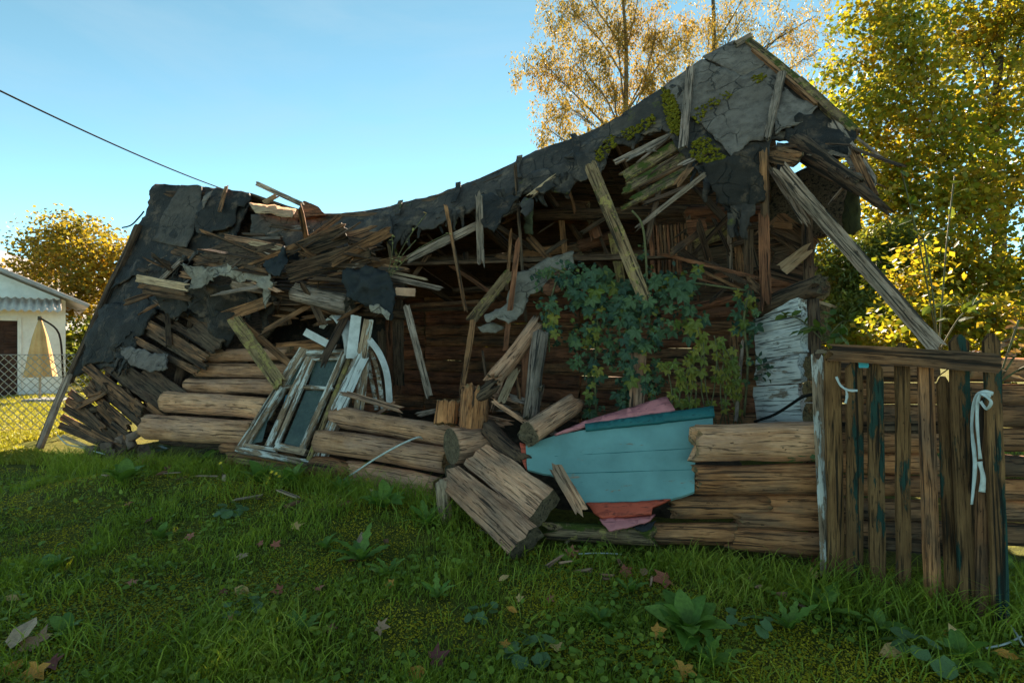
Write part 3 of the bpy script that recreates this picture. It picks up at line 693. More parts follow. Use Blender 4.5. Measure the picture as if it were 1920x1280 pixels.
# dark felt draped under the broken eave, left of the window
sheet('hanging_felt', [(350, 535), (400, 528), (470, 540), (485, 575), (470, 600), (455, 590), (440, 640), (430, 662), (405, 655), (395, 610), (362, 580), (345, 560)], plane_fn((350, 535, 6.75), (470, 540, 6.45), (420, 660, 6.9)), M['feltb'], LCOVER, step=10, jag=5, wrinkle=.13, wscale=7, thick=.02)
sheet('hanging_felt', [(470, 540), (520, 556), (515, 580), (500, 600), (505, 620), (490, 622), (485, 590)], plane_fn((470, 540, 6.5), (520, 556, 6.5), (500, 620, 6.7)), M['feltb'], LCOVER, step=9, jag=4, wrinkle=.08, wscale=9, thick=.015)
sheet('hanging_felt', [(280, 530), (350, 535), (352, 580), (330, 600), (300, 580)], plane_fn((280, 530, 7.1), (350, 535, 6.9), (330, 600, 7.0)), M['feltb'], LCOVER, step=9, jag=4, wrinkle=.08, wscale=8, thick=.015)
sheet('hanging_felt', [(270, 690), (400, 640), (420, 655), (390, 690), (350, 760), (300, 800), (265, 800)], plane_fn((270, 690, 7.6), (400, 640, 7.4), (300, 800, 7.4)), M['feltb'], LCOVER, step=12, jag=3, wrinkle=.06, thick=.02)
sheet('hanging_felt', [(560, 560), (740, 560), (760, 640), (700, 660), (560, 650), (440, 640), (470, 590)], plane_fn((560, 560, 7.7), (740, 560, 7.5), (560, 650, 7.7)), M['feltb'], HOUSE, step=16, jag=4, wrinkle=.06, thick=.02)  # black sheet standing in for the deep shadow behind the fallen wall
# collapsed loft in the middle: beams and floor boards that carry the rubbish
hb(440, 531, 6.5, 500, 542, 6.4, 20, 'grey', name='eave_beam', brk=(.03, .05)); hb(555, 548, 6.35, 655, 570, 6.15, 34, 'grey', name='eave_beam', brk=(.04, .04))
hb(495, 545, 6.6, 562, 556, 6.5, 22, 'dark', name='eave_beam'); hb(480, 565, 6.75, 760, 590, 6.4, 16, 'dark', name='eave_beam')
board('eave_board', P(258, 522, 7.0), P(356, 540, 6.8), 14, .05, 'pale', parent=HOUSE, rag=(.03, .1)); board('eave_board', P(262, 536, 6.98), P(350, 550, 6.8), 9, .06, 'old', parent=HOUSE, rag=(.03, .1))
board('eave_board', P(272, 545, 6.95), P(360, 560, 6.8), 12, .05, 'dark', parent=HOUSE)
for i in range(7): hbo('loft_board', 520, 500+i*7, 7.3-.14*i, 760, 508+i*8, 7.0-.14*i, 20, .03, 'dark', face=(0, -.3, 1))
hbo('post', 525, 560, 6.9, 535, 610, 6.9, 24, .1, 'old'); hbo('post', 745, 560, 6.8, 748, 720, 7.0, 20, .12, 'dark'); hbo('post', 735, 600, 7.1, 740, 740, 7.2, 26, .1, 'red')
hbo('post', 715, 620, 7.3, 722, 770, 7.2, 18, .08, 'dark')
sheet('torn_wallboard', [(540, 420), (620, 425), (640, 470), (600, 500), (530, 490), (520, 450)], roof_fn(-.25), M['feltb'], HOUSE, step=12, jag=4, wrinkle=.05)
sheet('torn_wallboard', [(467, 380), (556, 392), (547, 408), (478, 399)], plane_fn((467, 380, 7.9), (556, 392, 7.7), (478, 399, 7.6)), M['pale'], HOUSE, step=9, jag=2, wrinkle=.02)
sheet('torn_wallboard', [(547, 408), (570, 377), (594, 386), (612, 404)], plane_fn((547, 408, 7.5), (570, 377, 7.6), (612, 404, 7.5)), M['red'], HOUSE, step=8, jag=1.5, wrinkle=.03)
sheet('torn_wallboard', [(470, 400), (560, 412), (560, 440), (470, 440)], plane_fn((470, 400, 7.9), (560, 412, 7.7), (470, 440, 7.7)), M['feltbr'], HOUSE, step=10, jag=3, wrinkle=.05)
sheet('torn_wallboard', [(430, 440), (520, 450), (540, 500), (430, 500), (380, 480)], plane_fn((430, 440, 7.6), (520, 450, 7.4), (430, 500, 7.3)), M['dark'], HOUSE, step=12, jag=3, wrinkle=.06)

# splintered boards and shreds of felt all through the broken roof
rb = random.Random(77)
spl = [plank_mesh(L_, w_, .018, rag=(.10, .12), warp=1.6, nx=8, twist=rb.uniform(-.3, .3)) for (L_, w_) in ((.45, .08), (.6, .11), (.35, .05), (.8, .10), (.5, .15), (.3, .04), (.7, .07))]
SPL = {}
for m_ in ('old', 'dark', 'grey', 'pale', 'beam'): SPL[m_] = [q.copy() for q in spl]; [q.materials.append(M[m_]) for q in SPL[m_]]
def splinters(poly, n, fn, mats, amp=.12, flat=.5, size=(.5, 1.1), ang=None):
    xs = [p[0] for p in poly]; ys = [p[1] for p in poly]; k = 0
    while k < n:
        x, y = rb.uniform(min(xs), max(xs)), rb.uniform(min(ys), max(ys))
        if not inpoly(x, y, poly): continue
        k += 1; p = fn(x, y)+Vector((0, -rb.uniform(0, amp), rb.uniform(-.02, .04)))
        d = Vector((rb.uniform(-1, 1), rb.uniform(-.5, .3), rb.uniform(-flat, flat)))
        if ang and rb.random() < .7: d = Vector(ang)+Vector((rb.uniform(-.25, .25), rb.uniform(-.2, .2), rb.uniform(-.25, .25)))
        link('broken_board', rb.choice(SPL[rb.choice(mats)]), None, frame(p, p+d, (rb.uniform(-.4, .4), -.7, rb.uniform(.2, 1))) @ Matrix.Scale(rb.uniform(*size), 4), HOUSE)
splinters([(410, 455), (560, 462), (640, 455), (720, 455), (735, 505), (640, 540), (500, 540), (400, 500)], 46, plane_fn((430, 430, 7.0), (720, 440, 6.5), (560, 540, 6.25)), ('old', 'dark', 'grey', 'dark', 'beam', 'dark'), .15, .25)
splinters([(480, 415), (560, 425), (620, 430), (600, 460), (480, 455)], 9, plane_fn((480, 415, 7.3), (620, 430, 7.0), (560, 460, 6.9)), ('old', 'dark', 'grey'), .05, .12, (.4, .8))
splinters([(260, 500), (350, 490), (400, 520), (400, 600), (300, 590)], 22, roof_fn(.10), ('old', 'dark', 'dark', 'grey'), .05, .5)
splinters([(165, 690), (270, 690), (300, 760), (260, 810), (150, 800)], 20, roof_fn(.04), ('old', 'dark', 'dark'), .05, .5, ang=(.7, -.1, -.6))
splinters([(470, 545), (650, 560), (740, 580), (700, 600), (500, 600)], 22, plane_fn((470, 545, 6.5), (740, 580, 6.3), (560, 610, 6.7)), ('old', 'dark', 'dark', 'red') if 'red' in SPL else ('old', 'dark', 'dark'), .1, .4)
splinters([(1150, 280), (1290, 250), (1320, 330), (1200, 390)], 9, roof_fn(.02), ('old', 'dark', 'grey'), .05, .5, ang=(.8, -.1, .5))
splinters([(1470, 270), (1600, 270), (1650, 380), (1590, 350), (1500, 310)], 13, plane_fn((1470, 270, 4.45), (1600, 270, 4.2), (1600, 370, 4.0)), ('old', 'dark', 'dark', 'grey'), .03, .3, (.3, .55), ang=(.62, -.35, -.5))
splinters([(760, 440), (900, 400), (1080, 380), (1090, 460), (900, 520), (780, 520)], 18, plane_fn((760, 440, 7.2), (1080, 380, 6.6), (900, 520, 7.0)), ('dark', 'dark', 'old'), .3, .7)
splinters([(740, 745), (1000, 745), (1040, 800), (900, 800), (740, 780)], 26, plane_fn((740, 745, 5.9), (1000, 745, 5.2), (900, 800, 4.9)), ('old', 'dark', 'beam', 'grey'), .1, .4, (.4, .9))
splinters([(1230, 440), (1420, 430), (1420, 560), (1240, 560)], 20, plane_fn((1230, 440, 5.7), (1420, 430, 5.2), (1300, 560, 5.4)), ('dark', 'dark', 'old'), .1, .8)
# shreds of felt along every torn edge
shm = []
for i in range(6):
    V = []; Fc = []; n_ = 7; w0 = rb.uniform(.05, .12)
    for k in range(n_+1):
        u = k/n_; w_ = w0*(1-.75*u)*(1+.5*n1(u*6, i+.5)); V += [(u*.3+.02*n1(u*5, i), -w_/2+.03*n1(u*4, i+3.), .05*n1(u*6, i+7.)), (u*.3, w_/2+.03*n1(u*4, i+3.), .05*n1(u*6, i+9.)+.02)]
    for k in range(n_): Fc.append((2*k, 2*k+1, 2*k+3, 2*k+2))
    me = mesh('felt_shred', V, Fc, True); bm = bmesh.new(); bm.from_mesh(me); bmesh.ops.solidify(bm, geom=bm.faces[:], thickness=.008); bm.to_mesh(me); bm.free(); me.materials.append(M['feltb' if i % 2 else 'felttop']); shm.append(me)
def shreds(pts, n, off=.03, par=COVER, size=(.5, 1.2)):
    for k in range(n):
        f = rb.random()*(len(pts)-1); i = int(f); f -= i; x = pts[i][0]*(1-f)+pts[i+1][0]*f; y = pts[i][1]*(1-f)+pts[i+1][1]*f
        p = roof_P(x, y-4, off); d = Vector((rb.uniform(-.6, .6), -.35, -1))
        link('felt_shred', rb.choice(shm), None, frame(p, p+d, (rb.uniform(-.6, .6), -1, .4)) @ Matrix.Scale(rb.uniform(*size), 4), par)
shreds([(540, 470), (640, 465), (740, 440), (850, 408), (905, 372), (1010, 352), (1095, 318), (1150, 270), (1235, 240)], 46)
shreds([(1290, 300), (1330, 335), (1372, 398), (1405, 392), (1432, 310), (1500, 262), (1600, 262)], 22)
shreds([(455, 410), (440, 450), (370, 480), (330, 500), (400, 560), (330, 575), (250, 620), (270, 665), (200, 690)], 34, .05, LCOVER)
# dirt and litter along the seams of the felt: overlapping strips
for i, s_ in enumerate((.06, .13, .2, .28, .37, .46)):
    if i < 2: continue
    a_ = Vector(roof_pt(s_, .0)); pts = []
    hmax = (.75, .55, .42, .32, .30, .24)[i]
    strip_ = [Vector(roof_pt(s_+.012*n1(h_*4, i), h_))+roof_n(s_, h_)*.045 for h_ in np.linspace(.01, hmax, 9)]
    V = []; Fc = []
    for p in strip_: V += [p+Vector((-.035, .012, 0)), p+Vector((.035, -.012, .006))]
    for k in range(8): Fc.append((2*k, 2*k+1, 2*k+3, 2*k+2))
    c = V[0].copy(); me = mesh('felt_seam', [q-c for q in V], Fc); bm = bmesh.new(); bm.from_mesh(me); bmesh.ops.solidify(bm, geom=bm.faces[:], thickness=.012); bm.to_mesh(me); bm.free()
    link('felt_seam', me, M['felttop' if i % 2 else 'feltb'], Matrix.Translation(c), COVER)
# ============================================================ fallen front wall with its window
sheet('wall_dark_backing', [(380, 680), (400, 655), (560, 640), (640, 645), (660, 760), (860, 820), (850, 900), (640, 900), (460, 850), (300, 830), (280, 790)], plane_fn((380, 660, 7.2), (640, 640, 7.0), (460, 850, 6.25)), M['dark'], HOUSE, step=30, jag=2, wrinkle=.02, thick=.03)  # added dark sheet, stands for shade behind logs and window, hides lit lawn
WALL = thing('fallen_wall', P(480, 860, 5.9), 'fallen section of pale log wall holding the old window', 'wall')
def wl(px1, py1, Y1, px2, py2, Y2, d, mat='log', parent=WALL, d2=None, **k):
    return timber('log', P(px1, py1, Y1), P(px2, py2, Y2), d, mat, parent=parent, r2=d2, **k)
wl(276, 800, 6.15, 478, 812, 5.95, 47, rough=1.2, nseg=20, brk=(.05, .03)); wl(314, 752, 6.4, 505, 765, 6.1, 40, rough=.85, nseg=20, brk=(.05, .03)); wl(352, 723, 6.6, 535, 727, 6.35, 29, rough=.85, nseg=18)
wl(371, 694, 6.75, 560, 696, 6.5, 27, rough=1.2, nseg=18); wl(392, 668, 6.9, 545, 661, 6.75, 24, rough=1.1, brk=(.08, .05), nseg=18); wl(520, 655, 6.95, 612, 645, 6.85, 24, 'logr', rough=1.3, brk=(.05, .12))
wl(538, 667, 6.62, 660, 660, 6.42, 13, 'old', rough=1.2)
wl(628, 779, 5.85, 862, 822, 5.15, 41, nseg=20, rough=.85, d2=40); wl(600, 826, 5.6, 842, 861, 4.95, 46, nseg=20, rough=.85); wl(655, 889, 5.35, 826, 920, 4.75, 53, nseg=20, rough=1.2)
wl(588, 876, 5.5, 668, 888, 5.28, 38, 'logr', rough=1.5); wl(660, 868, 5.42, 760, 885, 5.2, 12, 'logr', rough=1.3)
wl(420, 838, 5.9, 560, 850, 5.75, 20, 'logr', rough=1.4); wl(430, 858, 5.8, 590, 882, 5.6, 26, 'logr', rough=1.4)
# the window, its plane follows the leaning wall
wfn = plane_fn((450, 846, 5.72), (598, 876, 5.50), (672, 650, 6.28))
def wp(px, py, off=0.): 
    p = wfn(px, py); return p+WN*off
WN = (wfn(598, 876)-wfn(450, 846)).cross(wfn(672, 650)-wfn(450, 846)).normalized()
if WN.y > 0: WN = -WN
WIN = board('window_frame', wp(592, 880), wp(682, 648), 22, .09, 'white', parent=WALL, face=WN, rag=(.01, .01)); WIN['label'] = 'leaning old window with peeling white frame and dirty panes'
def wbar(x1, y1, x2, y2, w, t, off=0, mat='white', name='window_bar'): return board(name, wp(x1, y1, off), wp(x2, y2, off), w, t, mat, parent=WIN, face=WN, rag=(.005, .005), warp=.7)
wbar(452, 848, 572, 656, 20, .09, 0, name='jamb'); wbar(447, 843, 596, 873, 11, .08, .012, name='sill'); wbar(566, 662, 676, 660, 9, .08, .0, name='head_rail')
wbar(506, 838, 582, 672, 13, .06, .02, name='mullion'); wbar(522, 836, 592, 672, 8, .04, .03, name='mullion'); wbar(566, 850, 648, 664, 11, .05, .03, name='sash_stile'); wbar(582, 866, 664, 662, 9, .06, .035, 'lich', name='sash_stile')
wbar(530, 727, 586, 728, 6, .04, .025, name='transom'); wbar(575, 727, 626, 731, 6, .04, .025, name='transom'); wbar(460, 836, 520, 846, 8, .05, .02, name='bottom_rail'); wbar(520, 838, 576, 850, 13, .05, .025, name='bottom_rail'); wbar(590, 676, 648, 674, 6, .04, .03, name='sash_rail')
def pane(poly):
    me = sheet_mesh(poly, lambda x, y: wp(x, y, .004), step=30, jag=0, wrinkle=.0, thick=.004); c = sum((v.co for v in me.vertices), Vector())/len(me.vertices); me.transform(Matrix.Translation(-c))
    for p in me.polygons: p.use_smooth = False
    link('pane', me, M['glass'], Matrix.Translation(c), WIN)
pane([(548, 680), (586, 676), (572, 726), (530, 727)]); pane([(590, 678), (640, 676), (620, 728), (578, 727)]); pane([(574, 732), (620, 733), (574, 845), (530, 838)])
pane([(484, 780), (516, 735), (492, 828), (468, 832)])
board('window_flashing', P(440, 862, 5.6), P(588, 884, 5.45), 10, .03, 'lich', parent=WALL)
jar = tag(link('blue_bottle', log_mesh(.20, .045, .045, rough=.1, brk=(0, 0)), plain('blue_plastic', (.06, .22, .30), (.04, .15, .2), 5, .4), frame(P(536, 772, 6.0), P(543, 742, 6.1))), 'small blue plastic bottle behind the empty lower window pane', 'bottle')

def plank(label, a, b, w, t, mat, name='plank', cat='plank', **k): return board(name, P(*a), P(*b), w, t, mat, label, cat, **k)
plank('lichen crusted yellow board leaning over the upper left of the window', (438, 598, 6.35), (527, 722, 6.0), 25, .05, 'lich', rag=(.06, .05))
plank('narrow dark brown lath leaning beside the lichen crusted board', (450, 600, 6.5), (545, 685, 6.25), 13, .03, 'old')
plank('white board lying on the topmost pale log', (572, 622, 6.6), (628, 652, 6.4), 14, .025, 'lam', name='white_board', cat='board', rag=(.01, .01), warp=.3)
plank('short upright white board in the middle of the white boards', (668, 592, 6.1), (658, 672, 6.0), 19, .025, 'lam', name='white_board', cat='board', rag=(.005, .005), warp=.3)
plank('white board with worn face just right of the upright white board', (692, 599, 6.12), (676, 680, 6.02), 18, .02, 'white', name='white_board', cat='board', rag=(.01, .02))
plank('blue grey painted board standing along the right window jamb', (678, 668, 5.95), (632, 768, 5.75), 24, .03, 'whitew', name='painted_board', cat='board')
plank('narrow white board standing behind the blue grey painted board', (684, 680, 6.05), (672, 770, 5.95), 18, .02, 'white', name='white_board', cat='board')
def strip(label, pts, w, mat, t=.012):
    pts = spline([P(*q) for q in pts], 8); V = []; Fc = []; n = len(pts); o0 = pts[0].copy()
    for i, p in enumerate(pts):
        d = (pts[min(i+1, n-1)]-pts[max(i-1, 0)]).normalized(); vw = (Vector((0, 0, CAMZ))-p).normalized()
        vw = (vw+Vector((.45, 0, .15))).normalized()
        s = d.cross(vw).normalized()*(w/2*p.y/F); nn = s.cross(d).normalized()*t
        for q in (p+s+nn, p-s+nn, p-s-nn, p+s-nn): V.append(q-o0)
    for i in range(n-1):
        for j in range(4): a = i*4+j; b = i*4+(j+1) % 4; Fc.append((a, b, b+4, a+4))
    Fc += [(3, 2, 1, 0), tuple(range(4*n-4, 4*n))]
    return tag(link('bent_white_board', mesh('strip', V, Fc), M[mat], Matrix.Translation(o0)), label, 'board')
strip('wide bowed white board, leftmost of the upright white boards', [(634, 592, 6.35), (648, 612, 6.2), (656, 640, 6.12), (658, 666, 6.08)], 24, 'lam')
strip('folded back end of white board jutting left under the broken eave', [(640, 590, 6.4), (628, 592, 6.5), (610, 606, 6.55), (603, 614, 6.6)], 9, 'lam')
strip('long bowed white strip standing at the right of the window', [(692, 636, 6.1), (712, 664, 6.0), (726, 705, 5.9), (731, 768, 5.85)], 11, 'lam')
strip('thin bowed white strip nested behind the long bowed one', [(690, 648, 6.2), (703, 680, 6.15), (712, 720, 6.1), (718, 766, 6.05)], 7, 'white')
strip('thin bowed grey strip nearest to the blue grey board', [(688, 660, 6.25), (694, 700, 6.2), (702, 740, 6.15), (706, 768, 6.1)], 7, 'white')
tag(tube('cord', spline([P(622, 912, 5.25), P(655, 892, 5.05), P(700, 862, 4.85), P(745, 836, 4.82), P(782, 820, 4.9), P(792, 822, 5.0)]), .009, M['rope']), 'thin pale cord lying slantwise across the fallen logs', 'cord')
timber('log', P(264, 872, 6.0), P(472, 908, 5.35), 27, 'logr', 'split mossy log sunk in the grass below the fallen wall', 'log', rough=1.6)
board('plank', P(118, 818, 6.95), P(190, 850, 6.6), 7, .03, 'pale', 'pale stick lying on the rubble at the foot of the left roof slope', 'stick')
tag(tube('cord', spline([P(108, 815, 6.8), P(125, 832, 6.65), P(150, 838, 6.6), P(196, 851, 6.35)]), .008, M['rope']), 'thin white cord hanging at the foot of the left roof slope', 'cord')

# ============================================================ loose beams and boards on the broken middle
L = [
 ('grey board jutting up against the sky over the sunken ridge', (483, 345, 7.4), (568, 384, 7.2), 9, .04, 'grey'),
 ('short pale board end behind the board that juts up against the sky', (496, 380, 7.6), (520, 366, 7.5), 9, .03, 'pale'),
 ('thin crooked lath slanting down from the brown tar paper', (377, 432, 6.9), (503, 483, 6.6), 6, .03, 'old'),
 ('short pale plank lying flat above the shredded paper', (420, 444, 7.1), (530, 464, 6.8), 11, .03, 'beam'),
 ('lower pale plank in the debris below the sunken ridge', (470, 455, 6.9), (545, 470, 6.75), 9, .03, 'pale'),
 ('brown plank rising steeply to the lowest dip of the roof', (576, 449, 6.6), (638, 405, 6.7), 10, .04, 'old'),
 ('long splintered plank rising right across the middle of the debris', (455, 505, 6.3), (648, 421, 6.4), 12, .05, 'old'),
 ('short plank end with dark underside beside the long splintered plank', (560, 470, 6.25), (652, 440, 6.3), 30, .05, 'dark'),
 ('broad brown board pointing right over the debris pile', (620, 492, 6.0), (732, 433, 6.1), 19, .05, 'old'),
 ('dark rough board under the broad brown one', (540, 512, 6.15), (690, 470, 6.1), 34, .06, 'dark'),
 ('thin lath lying level behind the black tarp', (650, 500, 6.5), (745, 484, 6.5), 7, .03, 'old'),
 ('grey splintered plank pointing right beyond the black tarp', (722, 517, 6.0), (824, 541, 5.9), 10, .04, 'grey'),
 ('thin pale lath above the grey splintered plank', (728, 508, 6.2), (800, 524, 6.1), 5, .02, 'pale'),
 ('long grey pole slanting up to the torn roof edge', (762, 487, 6.3), (975, 384, 6.1), 15, .06, 'grey'),
 ('brown lower end of the pole slanting up to the roof edge', (655, 506, 6.4), (776, 482, 6.3), 9, .04, 'old'),
 ('splintered upright board hanging below the torn roof edge', (898, 365, 6.0), (902, 497, 6.0), 14, .04, 'grey'),
 ('short mossy board end standing left of the dark opening', (732, 450, 6.7), (740, 492, 6.6), 16, .05, 'moss'),
 ('brown slanting lath in the dark opening', (841, 495, 7.2), (920, 549, 6.9), 7, .03, 'red'),
 ('thin tall pole standing left in the dark opening', (836, 386, 6.2), (873, 583, 6.1), 7, .03, 'old'),
 ('thin straight rod hanging from the roof edge beside the olive felt strip', (966, 310, 6.1), (986, 604, 5.9), 6, .03, 'dark'),
 ('pointed stake standing before the brown wallboard', (971, 457, 5.6), (947, 658, 5.4), 10, .04, 'red'),
 ('thin upright lath behind the pointed stake', (958, 438, 6.2), (950, 545, 6.1), 6, .03, 'old'),
 ('grey board hanging slantwise left of the rear log wall', (762, 573, 5.9), (806, 746, 5.6), 13, .04, 'grey'),
 ('mossy beam end leaning to the brown wallboard', (958, 508, 5.8), (884, 600, 5.7), 20, .07, 'moss'),
 ('thin upright board below the mossy beam end', (889, 590, 5.7), (866, 732, 5.6), 11, .03, 'old'),
 ('stout lichen covered post leaning right before the vine', (1107, 312, 4.95), (1212, 566, 4.75), 24, .10, 'moss'),
 ('rusty red lath lying level across the dark right room', (1239, 476, 5.2), (1425, 522, 4.9), 7, .03, 'red'),
 ('thin lath lying under the rusty red one', (1285, 515, 5.3), (1352, 534, 5.1), 4, .02, 'red'),
 ('short broken lath crossing the foot of the dark gable post', (1300, 500, 5.25), (1385, 540, 5.0), 5, .02, 'old'),
 ('short pale board leaning at the foot of the gable post', (1400, 522, 4.8), (1424, 545, 4.7), 14, .03, 'old'),
 ('splintered thin strut leaning right from the roof corner', (1443, 309, 4.45), (1512, 418, 4.3), 14, .05, 'grey'),
 ('long weathered beam leaning from the roof corner down to the fence', (1462, 316, 4.3), (1760, 655, 3.75), 27, .12, 'grey'),
 ('short splintered block wedged under the roof corner', (1446, 290, 4.4), (1492, 300, 4.3), 30, .1, 'old'),
 ('short brown board leaning before the teal panel', (1042, 876, 3.75), (1092, 962, 3.6), 25, .05, 'beam'),
 ('pale broken board between the rotten logs', (968, 690, 5.0), (938, 756, 4.9), 16, .03, 'pale'),
 ('reddish board standing behind the leaning bark log', (984, 640, 5.3), (985, 778, 5.1), 14, .03, 'red'),
 ('thin board lying slantwise behind the stumps', (925, 752, 4.7), (985, 792, 4.55), 8, .03, 'beam'),
 ('thin dark lath standing behind the leaning bark log', (905, 660, 5.3), (918, 760, 5.0), 5, .02, 'dark'),
 ('narrow brown lath right of the leaning bark log', (966, 690, 5.2), (978, 775, 5.0), 7, .02, 'old'),
 ('thin weathered stick standing in the vine left of the white wall', (1393, 640, 4.6), (1380, 790, 4.4), 6, .02, 'grey'),
 ('rotten upright post in the vine left of the white wall', (1376, 622, 4.9), (1386, 785, 4.7), 16, .07, 'old'),
 ('pale shattered post standing among the vine leaves', (1198, 650, 4.85), (1193, 790, 4.6), 28, .09, 'beam'),
 ('white painted door post beside the picket gate', (1533, 672, 3.38), (1552, 1085, 3.22), 22, .05, 'white'),
 ('narrow brown board fixed along the white door post', (1545, 690, 3.36), (1553, 880, 3.28), 8, .03, 'old'),
 ('thin white sliver lying behind the broken white wall', (1536, 566, 4.2), (1562, 574, 4.1), 5, .02, 'pale'),
]
for lab, a, b, w, t_, m_ in L:
    nm = 'beam' if 'beam' in lab else 'post' if 'post' in lab or 'stake' in lab else 'lath' if ('lath' in lab or 'stick' in lab or 'rod' in lab or 'pole' in lab) else 'plank'
    tk = dict(bend=random.Random(lab).uniform(-.02, .02), rag=(.05, .06))
    if 'pointed stake' in lab: a, b = b, a; tk['point'] = .08; tk['rag'] = (.02, 0)
    plank(lab, a, b, w, t_, m_, name=nm, cat=nm, **tk)

# crumpled sheets in the debris
def rag_(name, label, cat, poly, tri, mat, **k): return tag(sheet(name, poly, plane_fn(*tri), M[mat], None, **k), label, cat)
rag_('tarpaulin', 'crumpled black plastic tarp hanging over the broken eave', 'tarp', [(645, 506), (690, 498), (730, 512), (737, 540), (738, 560), (735, 600), (722, 590), (705, 575), (680, 572), (655, 560), (643, 530)], ((645, 506, 6.0), (730, 512, 5.85), (690, 580, 5.8)), 'tarp', step=7, jag=4, wrinkle=.12, wscale=9, thick=.008)
rag_('tarpaulin', 'small scrap of blue black tarp beside the long splintered plank', 'tarp', [(490, 490), (520, 480), (535, 462), (540, 500), (525, 520), (500, 512)], ((490, 490, 6.2), (535, 462, 6.3), (525, 520, 6.1)), 'tarp', step=7, jag=4, wrinkle=.08, wscale=11, thick=.008)
rag_('shredded_paper', 'heap of pale shredded paper spilling over the broken eave', 'paper', [(345, 500), (380, 496), (430, 505), (480, 500), (505, 512), (512, 530), (500, 545), (478, 528), (430, 522), (395, 525), (372, 540), (352, 548), (358, 520)], ((345, 500, 6.6), (505, 512, 6.2), (400, 545, 6.3)), 'shred', step=6, jag=6, wrinkle=.12, wscale=16, thick=.006)
rag_('shredded_paper', 'ragged tail of pale paper hanging from the broken eave', 'paper', [(494, 530), (508, 535), (505, 560), (500, 580), (495, 562)], ((494, 530, 6.2), (508, 535, 6.2), (500, 580, 6.15)), 'shred', step=6, jag=4, wrinkle=.06, wscale=14, thick=.006)
rag_('shredded_paper', 'torn pale scraps at the lower edge of the black tarp', 'paper', [(692, 572), (710, 570), (735, 592), (732, 602), (715, 590), (698, 585)], ((692, 572, 5.75), (710, 570, 5.75), (732, 602, 5.7)), 'shred', step=6, jag=4, wrinkle=.06, wscale=14, thick=.006)
wb = rag_('wallboard', 'torn brown wallboard draped under the loft before the vine', 'wallboard', [(906, 588), (950, 565), (962, 518), (1028, 490), (1078, 476), (1070, 512), (1030, 538), (995, 554), (978, 584), (953, 606), (930, 590), (911, 600)], ((906, 588, 5.5), (1078, 476, 5.8), (953, 606, 5.3)), 'card', step=9, jag=3, wrinkle=.08, wscale=4, thick=.012)
rag_('wallboard', 'red brown board with curled edge beside the torn wallboard', 'wallboard', [(1014, 545), (1035, 512), (1062, 498), (1070, 514), (1058, 535), (1030, 552)], ((1014, 545, 5.35), (1062, 498, 5.5), (1030, 552, 5.3)), 'red', step=9, jag=2, wrinkle=.05, thick=.02)
rag_('wallboard', 'drooping dark flap under the torn brown wallboard', 'wallboard', [(896, 614), (925, 605), (945, 612), (930, 625), (905, 624)], ((896, 614, 5.6), (945, 612, 5.5), (915, 626, 5.5)), 'card', step=8, jag=2, wrinkle=.04, thick=.01)
tag(link('roof_tile', plank_mesh(.24, .09, .02, rag=(.01, .01), bend=.02), plain('orange_clay', (.55, .28, .17), (.36, .17, .10), 8), frame(P(742, 546, 5.85), P(776, 548, 5.8))), 'broken orange clay tile under the black tarp', 'tile')

# ============================================================ logs, stumps and rotten timbers in the middle
def lg(label, a, b, d, mat, name='log', cat='log', **k): return timber(name, P(*a), P(*b), d, mat, label, cat, **k)
lg('leaning log with rough flaking bark in the middle', (926, 712, 4.75), (1010, 604, 5.1), 30, 'beam', rough=2.6, brk=(.08, .08), nseg=20)
lg('cracked grey post standing before the leaning bark log', (994, 784, 4.55), (1016, 622, 4.9), 27, 'grey', name='post', cat='post', rough=2., sq=.5, brk=(.05, .08))
lg('short round stump left of the rotten brown stump', (836, 795, 5.0), (840, 752, 5.05), 44, 'logr', name='stump', cat='stump', brk=(.02, .03), nseg=20)
lg('rotten brown stump with hollow ragged top', (884, 810, 4.75), (892, 732, 4.8), 52, 'logr', name='stump', cat='stump', rough=2., brk=(.02, .09), nseg=20)
lg('crumbling black rot leaning out of the hollow stump', (880, 745, 4.7), (925, 715, 4.75), 26, 'dark', rough=3., brk=(.08, .1))
lg('short log with round cut end at the right end of the fallen logs', (845, 836, 4.55), (912, 826, 4.75), 66, 'beam', rough=.9, brk=(.004, .05), nseg=22)
lg('small dark log end below the round cut end', (846, 892, 4.5), (905, 880, 4.7), 44, 'dark', rough=1.2, brk=(.01, .05))
lg('dark rotten log behind the two squared beams', (915, 800, 4.6), (990, 862, 4.15), 36, 'dark', rough=2.6, brk=(.05, .1))
lg('short squared timber with cracked end beside the teal panel', (990, 812, 4.1), (1078, 756, 4.6), 40, 'beam', rough=1.5, sq=.85, brk=(.02, .06))
lg('dark charred timber behind the short squared timber', (1020, 790, 4.6), (1085, 762, 4.8), 24, 'dark', rough=2.4)
lg('mossy rotten log lying under the teal panel', (1035, 992, 3.72), (1225, 1004, 3.62), 34, 'moss', rough=1.7, brk=(.1, .06))
lg('pale broken block standing at the left of the squared beams', (830, 905, 4.28), (836, 988, 4.1), 24, 'pale', name='block', cat='block', sq=.9, rough=1.5, brk=(.03, .05))
def squared(label, a, b, w, w2, t_, mat):
    A, B = P(*a), P(*b); Ym = (A.y+B.y)/2
    nrm = Vector((-.25, -.75, .62))
    me = plank_mesh((B-A).length, w*A.y/F, t_, rag=(.05, .025), taper=(w2*B.y)/(w*A.y), warp=1.0, nx=24)
    return tag(link('squared_beam', me, M[mat], frame(A, B, nrm)), label, 'beam')
squared('lower of the two wide squared beams fallen in the grass', (846, 894, 4.35), (988, 1022, 3.55), 48, 70, .15, 'beam')
squared('upper of the two wide squared beams fallen in the grass', (898, 860, 4.40), (1022, 956, 3.75), 56, 74, .16, 'beam')

